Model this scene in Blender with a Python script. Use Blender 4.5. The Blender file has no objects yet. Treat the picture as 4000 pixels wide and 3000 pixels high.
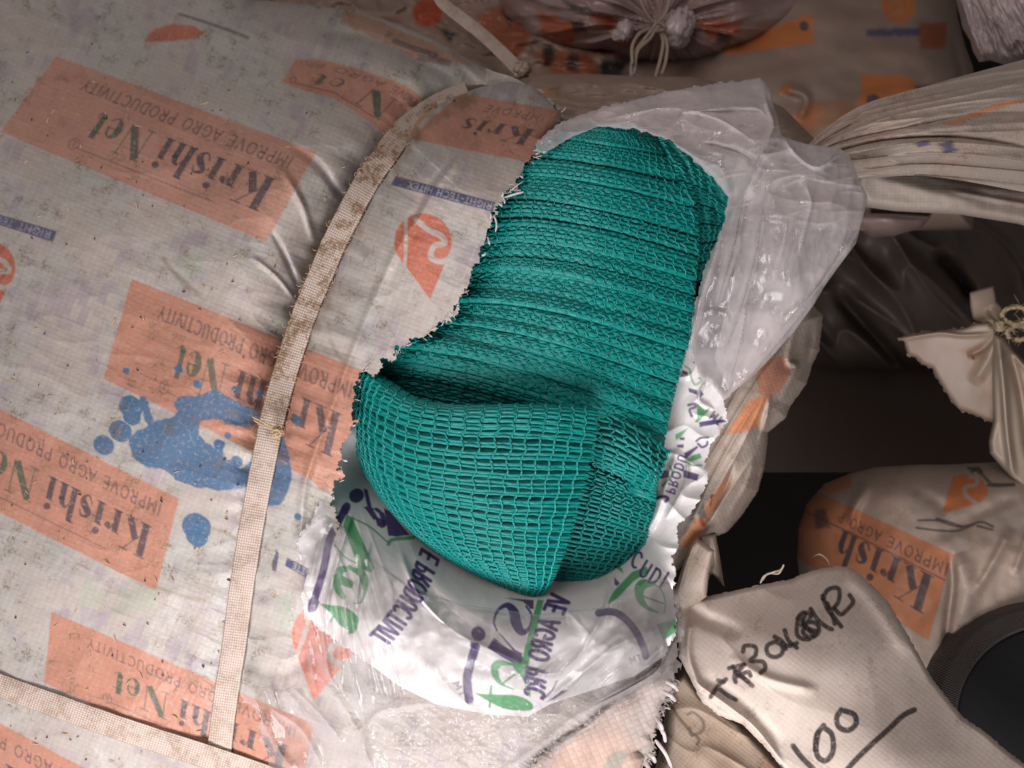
import bpy, math, random
import numpy as np
from mathutils import Matrix, Vector, Euler

# ------------------------------------------------------------------ camera, world, lamps
sc = bpy.context.scene
C = sc.collection
FPX = 3139.0                                   # focal length in photo pixels (4000 wide)
CAM = Vector((0.0, 0.0, 1.10))
ROT = Euler((math.radians(52), 0, 0)).to_matrix()
RM = np.array(ROT)
CAMN = np.array(CAM)

cam_d = bpy.data.cameras.new('camera')
cam_d.sensor_width = 36.0
cam_d.lens = 36.0 * FPX / 4000.0
cam_d.clip_start = 0.01
cam_d.clip_end = 50
cam_d.dof.use_dof = True
cam_d.dof.focus_distance = 0.475
cam_d.dof.aperture_fstop = 10.0
cam = bpy.data.objects.new('camera', cam_d)
cam.location = CAM
cam.rotation_euler = (math.radians(52), 0, 0)
C.objects.link(cam)
sc.camera = cam

w = bpy.data.worlds.new('World')
sc.world = w
w.use_nodes = True
bg = w.node_tree.nodes['Background']
bg.inputs[0].default_value = (1.0, 0.89, 0.88, 1)
bg.inputs[1].default_value = 0.11

def area(name, pos, target, sx, sy, power, col):
    """pos and target in metres, camera frame (x right, y up, z backwards)"""
    d = bpy.data.lights.new(name, 'AREA')
    d.shape = 'RECTANGLE'; d.size = sx; d.size_y = sy
    d.energy = power; d.color = col
    o = bpy.data.objects.new(name, d)
    p = CAM + ROT @ Vector(pos); t = CAM + ROT @ Vector(target)
    o.location = p
    o.rotation_euler = (t - p).to_track_quat('-Z', 'Y').to_euler()
    C.objects.link(o)
    return o
area('doorway_light', (-0.12, -0.48, 0.06), (0.03, -0.12, -0.5), 0.42, 0.32, 6.7, (1.0, 0.955, 0.97))
area('upper_fill_light', (-0.45, 0.50, 0.45), (-0.15, 0.08, -0.6), 0.7, 0.5, 4.8, (1.0, 0.90, 0.88))  # added fill lamp at upper left, lifts the dark top of the sacks

sc.view_settings.view_transform = 'Standard'
sc.view_settings.look = 'None'
sc.view_settings.exposure = 0.0
sc.view_settings.gamma = 1.0
sc.cycles.transparent_max_bounces = 24
sc.cycles.max_bounces = 6

# ------------------------------------------------------------------ maths
def P(px, py, d):
    """photo pixel + depth (metres along the view axis) -> world"""
    px = np.asarray(px, float); py = np.asarray(py, float); d = np.asarray(d, float)
    px, py, d = np.broadcast_arrays(px, py, d)
    v = np.stack([(px - 2000) / FPX * d, -(py - 1500) / FPX * d, -d], -1)
    return v @ RM.T + CAMN

def _hash(ix, iy, seed):
    h = (ix.astype(np.int64) * 374761393 + iy.astype(np.int64) * 668265263 + seed * 974634777) & 0xffffffff
    h = ((h ^ (h >> 13)) * 1274126177) & 0xffffffff
    return (h ^ (h >> 16)) & 0xffffffff

def perlin(x, y, seed=0):
    x0 = np.floor(x); y0 = np.floor(y)
    fx = x - x0; fy = y - y0
    u = fx * fx * fx * (fx * (fx * 6 - 15) + 10); v = fy * fy * fy * (fy * (fy * 6 - 15) + 10)
    def g(dx, dy):
        a = _hash(x0 + dx, y0 + dy, seed) * (2 * math.pi / 4294967296.0)
        return np.cos(a) * (fx - dx) + np.sin(a) * (fy - dy)
    a = g(0, 0) * (1 - u) + g(1, 0) * u
    b = g(0, 1) * (1 - u) + g(1, 1) * u
    return (a * (1 - v) + b * v) * 1.5

def fbm(x, y, seed=0, o=4, gain=.5):
    s = 0; a = 1
    for i in range(o):
        s = s + a * perlin(x, y, seed + i * 17); x = x * 2.03 + 5.1; y = y * 2.03 + 1.7; a *= gain
    return s

def ridge(x, y, seed=0, o=3, gain=.55, p=1.0):
    """sharp positive crests"""
    s = 0; a = 1
    for i in range(o):
        s = s + a * (1 - np.minimum(1, np.abs(perlin(x, y, seed + i * 31)) * 2.2)) ** (2 * p)
        x = x * 1.9 + 3.3; y = y * 1.9 + 7.9; a *= gain
    return s

def facets(x, y, seed=0):
    """crumpled film: flat facets with sharp folds (distance to random points)"""
    x0 = np.floor(x); y0 = np.floor(y)
    best = np.full(x.shape, 9.0)
    for dx in (-1, 0, 1):
        for dy in (-1, 0, 1):
            h1 = _hash(x0 + dx, y0 + dy, seed) / 4294967296.0
            h2 = _hash(x0 + dx, y0 + dy, seed + 7) / 4294967296.0
            h3 = _hash(x0 + dx, y0 + dy, seed + 13) / 4294967296.0
            ex = x0 + dx + h1 - x; ey = y0 + dy + h2 - y
            best = np.minimum(best, np.sqrt(ex * ex + ey * ey) + .35 * h3)
    return best

def rot(x, y, deg):
    a = math.radians(deg); c, s = math.cos(a), math.sin(a)
    return x * c + y * s, -x * s + y * c

def sstep(a, b, x):
    t = np.clip((x - a) / (b - a), 0, 1)
    return t * t * (3 - 2 * t)

def tps(pts):
    """thin plate surface through (px, py, value) points"""
    A = np.array(pts, float); xy = A[:, :2] / 1000.0; n = len(A)
    def U(r2):
        return 0.5 * r2 * np.log(r2 + 1e-12)
    K = U(((xy[:, None] - xy[None]) ** 2).sum(-1)) + np.eye(n) * 0.004
    Q = np.hstack([np.ones((n, 1)), xy])
    M = np.zeros((n + 3, n + 3)); M[:n, :n] = K; M[:n, n:] = Q; M[n:, :n] = Q.T
    sol = np.linalg.solve(M, np.concatenate([A[:, 2], np.zeros(3)]))
    def f(px, py):
        x = px / 1000.0; y = py / 1000.0
        r = sol[n] + sol[n + 1] * x + sol[n + 2] * y
        for i in range(n):
            r = r + sol[i] * U((x - xy[i, 0]) ** 2 + (y - xy[i, 1]) ** 2)
        return r
    return f

def poly_sdf(poly, x, y):
    """signed distance, positive inside"""
    p = np.array(poly, float); n = len(p)
    d2 = np.full(x.shape, 1e18); ins = np.zeros(x.shape, bool)
    for i in range(n):
        ax, ay = p[i]; bx, by = p[(i + 1) % n]
        ex, ey = bx - ax, by - ay
        L = ex * ex + ey * ey + 1e-9
        t = np.clip(((x - ax) * ex + (y - ay) * ey) / L, 0, 1)
        dx = x - ax - t * ex; dy = y - ay - t * ey
        d2 = np.minimum(d2, dx * dx + dy * dy)
        if ay != by:
            ins ^= ((ay > y) != (by > y)) & (x < (bx - ax) * (y - ay) / (by - ay) + ax)
    d = np.sqrt(d2)
    return np.where(ins, d, -d)

def line_dist(pl, x, y):
    """distance, signed side (+ = right hand side walking along, image coords), position 0..1"""
    p = np.array(pl, float)
    seg = np.hypot(*(p[1:] - p[:-1]).T); cum = np.concatenate([[0], np.cumsum(seg)]); T = cum[-1]
    best = np.full(x.shape, 1e18); side = np.zeros(x.shape); pos = np.zeros(x.shape)
    for i in range(len(p) - 1):
        ax, ay = p[i]; bx, by = p[i + 1]
        ex, ey = bx - ax, by - ay; L = ex * ex + ey * ey + 1e-9
        t = np.clip(((x - ax) * ex + (y - ay) * ey) / L, 0, 1)
        dx = x - ax - t * ex; dy = y - ay - t * ey
        d2 = dx * dx + dy * dy; m = d2 < best
        best = np.where(m, d2, best)
        side = np.where(m, np.sign(ex * dy - ey * dx), side)
        pos = np.where(m, (cum[i] + t * seg[i]) / T, pos)
    return np.sqrt(best), side, pos

def smooth_line(pts, n=8):
    """Catmull-Rom through points of any dimension"""
    p = np.array(pts, float)
    if len(p) < 3: return p
    q = np.vstack([2 * p[0] - p[1], p, 2 * p[-1] - p[-2]])
    out = []
    for i in range(1, len(q) - 2):
        for k in range(n):
            t = k / n
            out.append(.5 * (2 * q[i] + (q[i + 1] - q[i - 1]) * t + (2 * q[i - 1] - 5 * q[i] + 4 * q[i + 1] - q[i + 2]) * t * t
                             + (3 * q[i] - q[i - 1] - 3 * q[i + 1] + q[i + 2]) * t ** 3))
    out.append(p[-1])
    return np.array(out)

# ------------------------------------------------------------------ mesh building
def tag(o, label=None, cat=None, group=None, kind=None):
    if label: o['label'] = label
    if cat: o['category'] = cat
    if group: o['group'] = group
    if kind: o['kind'] = kind
    return o

def empty(name, loc, label, cat, group=None):
    o = bpy.data.objects.new(name, None); C.objects.link(o)
    o.location = Vector(loc); o.empty_display_size = .05
    return tag(o, label, cat, group)

def link(name, me, parent=None):
    o = bpy.data.objects.new(name, me); C.objects.link(o)
    if parent:
        o.parent = parent
        o.matrix_parent_inverse = Matrix.Translation(-parent.location)
    return o

def mesh_np(name, V, F, mats, parent=None, uv=None, print_=None, mat_idx=None, smooth=True):
    """V (n,3) world, F (m,4) or (m,3) ints"""
    me = bpy.data.meshes.new(name)
    k = F.shape[1]
    me.vertices.add(len(V)); me.vertices.foreach_set('co', V.astype(np.float32).ravel())
    me.loops.add(F.size); me.loops.foreach_set('vertex_index', F.astype(np.int32).ravel())
    me.polygons.add(len(F))
    me.polygons.foreach_set('loop_start', np.arange(0, F.size, k, dtype=np.int32))
    if mat_idx is not None: me.polygons.foreach_set('material_index', mat_idx.astype(np.int32))
    me.update(calc_edges=True)
    me.polygons.foreach_set('use_smooth', np.full(len(F), smooth))
    if uv is not None:
        l = me.uv_layers.new(name='UVMap')
        l.data.foreach_set('uv', uv[F.ravel()].astype(np.float32).ravel())
    if print_ is not None:
        a = me.attributes.new('Print', 'FLOAT_COLOR', 'POINT')
        a.data.foreach_set('color', print_.astype(np.float32).ravel())
    for m in (mats if isinstance(mats, (list, tuple)) else [mats]): me.materials.append(m)
    me.validate()
    return link(name, me, parent)

class Marks:
    """ink printed on a sheet: strokes and shapes in the sheet's flat coordinates"""
    def __init__(s): s.it = []
    def poly(s, pts, col, a=1.0, aa=2.5, jag=0): s.it.append(('p', np.array(pts, float), None, col, a, aa, jag))
    def stroke(s, pts, wid, col, a=1.0, aa=2.5):
        p = np.array(pts, float); ww = np.broadcast_to(np.asarray(wid, float), (len(p),)) / 2
        s.it.append(('s', p, ww, col, a, aa, 0))
    def paint(s, x, y):
        rgb = np.zeros((len(x), 3)); al = np.zeros(len(x))
        for kind, p, ww, col, a, aa, jag in s.it:
            m = 10 + jag + (ww.max() if ww is not None else 0)
            sel = np.nonzero((x > p[:, 0].min() - m) & (x < p[:, 0].max() + m) & (y > p[:, 1].min() - m) & (y < p[:, 1].max() + m))[0]
            if len(sel) == 0: continue
            X = x[sel]; Y = y[sel]
            if kind == 'p':
                sd = poly_sdf(p, X, Y)
                if jag: sd = sd + jag * fbm(X / (jag * 6), Y / (jag * 6), 5, 3)
            elif len(p) == 1:
                sd = ww[0] - np.hypot(X - p[0, 0], Y - p[0, 1])
            else:
                sd = np.full(X.shape, -1e9)
                for i in range(len(p) - 1):
                    ax, ay = p[i]; ex, ey = p[i + 1] - p[i]; L = ex * ex + ey * ey + 1e-9
                    t = np.clip(((X - ax) * ex + (Y - ay) * ey) / L, 0, 1)
                    sd = np.maximum(sd, ww[i] + (ww[i + 1] - ww[i]) * t - np.hypot(X - ax - t * ex, Y - ay - t * ey))
            cov = np.clip(.5 + sd / (2 * aa), 0, 1) * a
            na = cov + al[sel] * (1 - cov)
            c = np.array(col)
            rgb[sel] = np.where(na[:, None] > 1e-6, (c * cov[:, None] + rgb[sel] * (al[sel] * (1 - cov))[:, None]) / np.maximum(na, 1e-6)[:, None], 0)
            al[sel] = na
        return np.column_stack([rgb, al])

def quad_frame(TL, TR, BR, BL, W=1.0):
    """reading frame: x 0..W to the right, y 0..1 upwards -> photo pixels"""
    src = [(0, 1), (W, 1), (W, 0), (0, 0)]
    A = []; b = []
    for (u, v), (x, y) in zip(src, (TL, TR, BR, BL)):
        A.append([u, v, 1, 0, 0, 0, -u * x, -v * x]); b.append(x)
        A.append([0, 0, 0, u, v, 1, -u * y, -v * y]); b.append(y)
    h = np.linalg.solve(np.array(A, float), np.array(b, float))
    def f(u, v):
        u = np.asarray(u, float); v = np.asarray(v, float)
        k = h[6] * u + h[7] * v + 1
        return np.stack([(h[0] * u + h[1] * v + h[2]) / k, (h[3] * u + h[4] * v + h[5]) / k], -1)
    return f

def bline(x0, y0, x1, y1, w):
    d = math.hypot(x1 - x0, y1 - y0); nx, ny = -(y1 - y0) / d * w / 2, (x1 - x0) / d * w / 2
    return ('b', [(x0 + nx, y0 + ny), (x1 + nx, y1 + ny), (x1 - nx, y1 - ny), (x0 - nx, y0 - ny)])
H = .035
FAT = {  # heavy Didone letters, cap height 1
 'K': (.98, [bline(.21, 0, .21, 1, .24), bline(.02, .015, .42, .015, H), bline(.02, .985, .42, .985, H), bline(.33, .40, .80, .97, H),
             bline(.47, .57, .78, .03, .23), bline(.55, .015, .97, .015, H), bline(.64, .985, .95, .985, H)]),
 'r': (.60, [bline(.2, 0, .2, .66, .2), bline(.04, .015, .38, .015, H), bline(.04, .65, .25, .65, H),
             ('s', [(.3, .46, .05), (.38, .62, .06), (.47, .56, .17), (.47, .53, .17)])]),
 'i': (.42, [bline(.2, 0, .2, .66, .2), bline(.04, .015, .38, .015, H), bline(.04, .65, .25, .65, H), ('s', [(.2, .87, .22), (.201, .87, .22)])]),
 's': (.52, [('s', [(.43, .50, .04), (.36, .64, .05), (.2, .62, .1), (.13, .50, .17), (.27, .36, .21), (.38, .22, .19), (.34, .06, .08), (.2, .02, .05), (.08, .18, .05)])]),
 'h': (.76, [bline(.19, 0, .19, 1, .2), bline(.03, .015, .35, .015, H), bline(.03, .985, .22, .985, H),
             ('s', [(.29, .5, .04), (.38, .64, .06), (.50, .60, .14), (.56, .46, .19)]), bline(.56, 0, .56, .5, .2), bline(.41, .015, .74, .015, H)]),
 'N': (1.0, [bline(.16, 0, .16, .97, .04), bline(.84, .02, .84, 1, .04), bline(.18, .96, .78, .04, .24), bline(.02, .015, .32, .015, H),
             bline(.02, .985, .26, .985, H), bline(.7, .985, .99, .985, H)]),
 'e': (.60, [bline(.1, .36, .5, .36, H), ('s', [(.5, .36, .06), (.46, .54, .08), (.34, .64, .05), (.2, .56, .14), (.15, .34, .21), (.2, .12, .15), (.34, .02, .05), (.52, .14, .04)])]),
 't': (.46, [bline(.2, .1, .2, .86, .2), bline(.02, .64, .42, .64, H), ('s', [(.2, .12, .18), (.28, .03, .07), (.42, .12, .03)])]),
 ' ': (.28, []),
}
def arc(cx, cy, rx, ry, a0, a1, n=10):
    return [(cx + rx * math.cos(math.radians(a0 + (a1 - a0) * k / n)), cy + ry * math.sin(math.radians(a0 + (a1 - a0) * k / n))) for k in range(n + 1)]
SANS = {  # plain capitals as pen lines on a unit high box: advance, lines
 'I': (.28, [[(.12, 0), (.12, 1)]]), 'M': (.95, [[(.1, 0), (.1, 1), (.45, .3), (.8, 1), (.8, 0)]]),
 'P': (.70, [[(.1, 0), (.1, 1)], [(.1, 1)] + arc(.33, .74, .25, .26, 90, -90) + [(.1, .48)]]),
 'R': (.74, [[(.1, 0), (.1, 1)], [(.1, 1)] + arc(.33, .74, .25, .26, 90, -90) + [(.1, .48)], [(.33, .48), (.62, 0)]]),
 'O': (.92, [arc(.42, .5, .36, .5, 0, 360, 20)]), 'V': (.78, [[(.03, 1), (.37, 0), (.7, 1)]]),
 'E': (.66, [[(.55, 0), (.1, 0), (.1, 1), (.55, 1)], [(.1, .52), (.5, .52)]]), 'A': (.80, [[(.03, 0), (.37, 1), (.72, 0)], [(.14, .33), (.6, .33)]]),
 'G': (.90, [arc(.42, .5, .36, .5, 50, 350, 16) + [(.78, .45), (.5, .45)]]), 'D': (.82, [[(.1, 0), (.1, 1)], [(.1, 1)] + arc(.3, .5, .4, .5, 90, -90, 12) + [(.1, 0)]]),
 'U': (.80, [[(.1, 1), (.1, .35)] + arc(.38, .32, .28, .32, 180, 360) + [(.66, 1)]]), 'C': (.84, [arc(.42, .5, .36, .5, 50, 310, 16)]),
 'T': (.68, [[(.02, 1), (.6, 1)], [(.31, 1), (.31, 0)]]), 'Y': (.72, [[(.02, 1), (.33, .48), (.64, 1)], [(.33, .48), (.33, 0)]]),
 'H': (.80, [[(.1, 0), (.1, 1)], [(.66, 0), (.66, 1)], [(.1, .52), (.66, .52)]]), '-': (.45, [[(.05, .45), (.35, .45)]]),
 'X': (.72, [[(.03, 0), (.62, 1)], [(.03, 1), (.62, 0)]]), ' ': (.45, []),
}
def fat(mk, fr, text, x, y, h, wscale, col, a=1.0, only=None, slant=0):
    for ci, ch in enumerate(text):
        adv, prims = FAT[ch]
        c = col[ci] if isinstance(col, list) else col
        if only is None or ci in only:
            for k, pts in prims:
                if k == 'b':
                    q = np.array([fr(x + (p[0] + slant * p[1]) * h * wscale, y + p[1] * h) for p in pts])
                    mk.poly(q, c, a)
                else:
                    q = smooth_line(pts, 4)
                    pp = np.array([fr(x + (p[0] + slant * p[1]) * h * wscale, y + p[1] * h) for p in q])
                    s = np.hypot(*(fr(x, y + .1) - fr(x, y))) / .1 * h
                    mk.stroke(pp, np.maximum(q[:, 2], .03) * s * (0.5 + .5 * wscale), c, a)
        x += adv * h * wscale * 1.03
    return x
def sans(mk, fr, text, x, y, h, wscale, col, a=1.0, wt=.17, gap=.06):
    for ch in text:
        adv, lines = SANS[ch]
        s = np.hypot(*(fr(x, y + .1) - fr(x, y))) / .1 * h
        for l in lines:
            mk.stroke(np.array([fr(x + p[0] * h * wscale, y + p[1] * h) for p in l]), wt * s, col, a)
        x += (adv + gap) * h * wscale
    return x

ORANGE = (.53, .238, .158); INK = (.075, .065, .085); GREENINK = (.075, .115, .085); RED = (.55, .135, .07)
NAVY = (.06, .07, .16); CLOTHC = (.50, .455, .41)
def panel(mk, TL, TR, BR, BL, W=3.1, fade=1.0, text=True, tagline=True, ink=.85, col=ORANGE):
    fr = quad_frame(TL, TR, BR, BL, W)
    mk.poly([fr(0, 0), fr(W, 0), fr(W, 1), fr(0, 1)], col, .92 * fade, 3, 3)
    mk.stroke([fr(0, 0), fr(W, 0), fr(W, 1), fr(0, 1), fr(0, 0)], 7, (.55, .14, .06), .3 * fade)
    if text:
        cols = [INK] * 6 + [INK] + [GREENINK] * 3
        xe = fat(mk, fr, 'Krishi Net', .20, .40, .36, .92, cols, ink)
        mk.stroke([fr(.65, .84), fr(xe - .02, .86)], 5, INK, .55 * ink)
        mk.stroke([fr(*p) for p in arc(xe + .03, .83, .055, .06, 0, 360, 14)], 5, INK, .6 * ink)
        mk.stroke([fr(xe + .02, .80), fr(xe + .02, .86), fr(xe + .045, .845), fr(xe + .02, .83), fr(xe + .05, .80)], 4, INK, .6 * ink)
    if tagline:
        sans(mk, fr, 'IMPROVE AGRO PRODUCTIVITY', .16, .13, .125, .92, INK, .72 * ink, .15, .16)
    return fr

def logo(mk, cx, cy, r, ang, col=RED, a=.9, back=CLOTHC):
    """round drop with a pointed tip and a pale double curl in it"""
    fr = lambda u, v: np.array([cx + r * (u * math.cos(ang) - v * math.sin(ang)), cy + r * (u * math.sin(ang) + v * math.cos(ang))])
    mk.poly([fr(*p) for p in arc(0, 0, 1, 1, -205, 25, 26) + [(.62, .95), (.05, 2.0), (-.55, 1.0)]], col, a, 2.5, 1.5)
    s = smooth_line([(.95, .62), (.55, .75), (.22, .55), (.38, .18), (.75, .12), (.62, -.18), (.2, -.42), (-.15, -.8)], 5)
    mk.stroke([fr(*p) for p in s], .2 * r, back, .95)
    mk.stroke([fr(-.5, -.9), fr(-.62, .2), fr(-.72, .8)], .13 * r, back, .9)

def sheet(name, poly, dpts, h, mat, parent=None, disp=None, creases=(), jag=None, marks=None, roll=None, uvang=0, uvs=1.0, base=None, doff=0, round_poly=True):
    """Cloth or film: outline and depths traced from the photograph, real folds pushed along the view"""
    pl = np.array(poly, float)
    lo = pl.min(0) - 20; hi = pl.max(0) + 20
    xs = np.arange(lo[0], hi[0] + h, h); ys = np.arange(lo[1], hi[1] + h, h)
    X, Y = np.meshgrid(xs, ys)
    S = poly_sdf(pl, X, Y)
    S0 = S.copy()
    if jag is not None: S = S + jag(X, Y)
    cell = (S[:-1, :-1] > 0) | (S[1:, :-1] > 0) | (S[1:, 1:] > 0) | (S[:-1, 1:] > 0)
    gy, gx = np.gradient(S, h)
    g = np.maximum(np.hypot(gx, gy), .5)
    out = S < 0
    mv = np.where(out, np.clip(-S, 0, 1.5 * h), 0)
    Xm = X + mv * gx / g; Ym = Y + mv * gy / g
    idx = np.arange(X.size).reshape(X.shape)
    F = np.stack([idx[:-1, :-1][cell], idx[1:, :-1][cell], idx[1:, 1:][cell], idx[:-1, 1:][cell]], 1)
    used = np.zeros(X.size, bool); used[F.ravel()] = True
    remap = np.cumsum(used) - 1; F = remap[F]
    x = Xm.ravel()[used]; y = Ym.ravel()[used]; s = np.maximum(S0.ravel()[used], 0)
    d = (base(x, y) if base else tps(dpts)(x, y)) + doff
    if roll:
        wid, amt = roll[:2]
        f = roll[2](x, y) if len(roll) > 2 else 1
        t = np.clip(1 - s / wid, 0, 1)
        d = d + f * amt * (1 - np.sqrt(np.maximum(0, 1 - t * t)))
    for cr in creases:
        ln, wd, amp = cr[:3]; mode = cr[3] if len(cr) > 3 else 'g'
        dist, side, pos = line_dist(smooth_line(ln, 5), x, y)
        env = np.minimum(1, np.minimum(pos, 1 - pos) * 6) if mode != 'full' else 1
        if mode in ('g', 'full'): d = d - amp * env * np.exp(-(dist / wd) ** 2)
        elif mode == 'sharp': d = d - amp * env * np.exp(-dist / wd)
        elif mode == 's': d = d - amp * .5 * (1 + np.tanh(side * dist / wd)) * np.exp(-(dist / (wd * 9)) ** 2)
    if disp is not None: d = d - disp(x, y, s)
    u, v = rot(x, y, uvang)
    pr = marks.paint(x, y) if marks else np.zeros((len(x), 4))
    return mesh_np(name, P(x, y, d), F, mat, parent, np.column_stack([u, v]) * uvs / 1000.0, pr)

def gridsurf(name, rows, mat, parent=None, n=12, disp=None, marks=None, uvs=1.0, uvang=0):
    """surface through rows of (px, py, depth); disp(u, v, x, y) pushes towards the camera"""
    A = np.array([smooth_line(r, n) for r in rows])
    B = np.array([smooth_line(A[:, j], n) for j in range(A.shape[1])]).transpose(1, 0, 2)
    nv, nu = B.shape[:2]
    V, U = np.meshgrid(np.linspace(0, 1, nv), np.linspace(0, 1, nu), indexing='ij')
    x = B[..., 0].ravel(); y = B[..., 1].ravel(); d = B[..., 2].ravel()
    if disp is not None: d = d - disp(U.ravel(), V.ravel(), x, y)
    idx = np.arange(nv * nu).reshape(nv, nu)
    F = np.stack([idx[:-1, :-1], idx[1:, :-1], idx[1:, 1:], idx[:-1, 1:]], -1).reshape(-1, 4)
    pr = marks.paint(x, y) if marks else np.zeros((len(x), 4))
    u, v = rot(x, y, uvang)
    return mesh_np(name, P(x, y, d), F, mat, parent, np.column_stack([u, v]) * uvs / 1000.0, pr)

def tubes(name, lines, rad, mat, parent=None, sides=5, flat=1.0, mat_idx=0):
    """lines: list of (n,3) world polylines -> one mesh; returns arrays when name is None"""
    Vs = []; Fs = []; off = 0
    byn = {}
    for i, l in enumerate(lines): byn.setdefault(len(l), []).append(i)
    rad = np.broadcast_to(np.asarray(rad, float), (len(lines),))
    for n, ids in byn.items():
        L = np.array([lines[i] for i in ids]); r = rad[ids]
        T = np.gradient(L, axis=1); T /= np.linalg.norm(T, axis=2, keepdims=True) + 1e-12
        view = CAMN - L; view /= np.linalg.norm(view, axis=2, keepdims=True)
        A = np.cross(T, view); A /= np.linalg.norm(A, axis=2, keepdims=True) + 1e-12
        B = np.cross(A, T)
        an = np.arange(sides) * 2 * math.pi / sides
        ta = np.ones(n); ta[0] = .5; ta[-1] = .5
        ring = L[:, :, None] + (A[:, :, None] * np.cos(an)[None, None, :, None] + B[:, :, None] * (np.sin(an) * flat)[None, None, :, None]) * r[:, None, None, None] * ta[None, :, None, None]
        m = len(ids)
        V = ring.reshape(-1, 3)
        base = (np.arange(m) * n * sides)[:, None, None] + (np.arange(n - 1) * sides)[None, :, None] + np.arange(sides)[None, None]
        k2 = (np.arange(m) * n * sides)[:, None, None] + (np.arange(n - 1) * sides)[None, :, None] + ((np.arange(sides) + 1) % sides)[None, None]
        F = np.stack([base, k2, k2 + sides, base + sides], -1).reshape(-1, 4) + off
        Vs.append(V); Fs.append(F); off += len(V)
    V = np.vstack(Vs); F = np.vstack(Fs)
    if name is None: return V, F
    return mesh_np(name, V, F, mat, parent)

# ------------------------------------------------------------------ materials
class NT:
    def __init__(s, name):
        s.m = bpy.data.materials.new(name); s.m.use_nodes = True
        s.t = s.m.node_tree; s.n = s.t.nodes; s.n.clear()
        s.out = s.n.new('ShaderNodeOutputMaterial')
    def new(s, typ, **kw):
        nd = s.n.new('ShaderNode' + typ)
        for k, v in kw.items(): setattr(nd, k, v)
        return nd
    def l(s, a, b): s.t.links.new(a, b)
    def val(s, sock, v):
        if isinstance(v, bpy.types.NodeSocket): s.l(v, sock)
        else: sock.default_value = v
    def math(s, op, a, b=0, c=None, clamp=False):
        nd = s.new('Math', operation=op, use_clamp=clamp)
        s.val(nd.inputs[0], a); s.val(nd.inputs[1], b)
        if c is not None: s.val(nd.inputs[2], c)
        return nd.outputs[0]
    def mix(s, f, a, b, mode='MIX'):
        nd = s.new('Mix', data_type='RGBA', blend_type=mode)
        s.val(nd.inputs[0], f)
        for k, v in ((6, a), (7, b)):
            if isinstance(v, tuple): v = (*v[:3], 1)
            s.val(nd.inputs[k], v)
        return nd.outputs[2]
    def noise(s, vec, scale, detail=4, rough=.55):
        nd = s.new('TexNoise'); s.l(vec, nd.inputs['Vector'])
        nd.inputs['Scale'].default_value = scale; nd.inputs['Detail'].default_value = detail; nd.inputs['Roughness'].default_value = rough
        return nd.outputs['Fac']
    def ramp(s, f, a, b):
        nd = s.new('MapRange', interpolation_type='SMOOTHSTEP'); s.l(f, nd.inputs[0])
        nd.inputs[1].default_value = a; nd.inputs[2].default_value = b
        return nd.outputs[0]
    def uv(s):
        return s.new('UVMap', uv_map='UVMap').outputs[0]
    def weave(s, uv, cells):
        """woven tape pattern on the UV sheet: height 0..1, random per crossing"""
        sp = s.new('SeparateXYZ'); s.l(uv, sp.inputs[0])
        u = s.math('MULTIPLY', sp.outputs[0], cells); v = s.math('MULTIPLY', sp.outputs[1], cells * 1.25)
        fu = s.math('FLOOR', u); fv = s.math('FLOOR', v)
        par = s.math('FLOORED_MODULO', s.math('ADD', fu, fv), 2)
        su = s.math('ABSOLUTE', s.math('SINE', s.math('MULTIPLY', u, math.pi)))
        sv = s.math('ABSOLUTE', s.math('SINE', s.math('MULTIPLY', v, math.pi)))
        hgt = s.math('ADD', s.math('MULTIPLY', s.math('MULTIPLY', su, par), s.math('POWER', sv, .35)),
                     s.math('MULTIPLY', s.math('MULTIPLY', sv, s.math('SUBTRACT', 1, par)), s.math('POWER', su, .35)))
        cb = s.new('CombineXYZ'); s.l(fu, cb.inputs[0]); s.l(fv, cb.inputs[1])
        wn = s.new('TexWhiteNoise', noise_dimensions='2D'); s.l(cb.outputs[0], wn.inputs['Vector'])
        return hgt, wn.outputs['Value']

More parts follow.
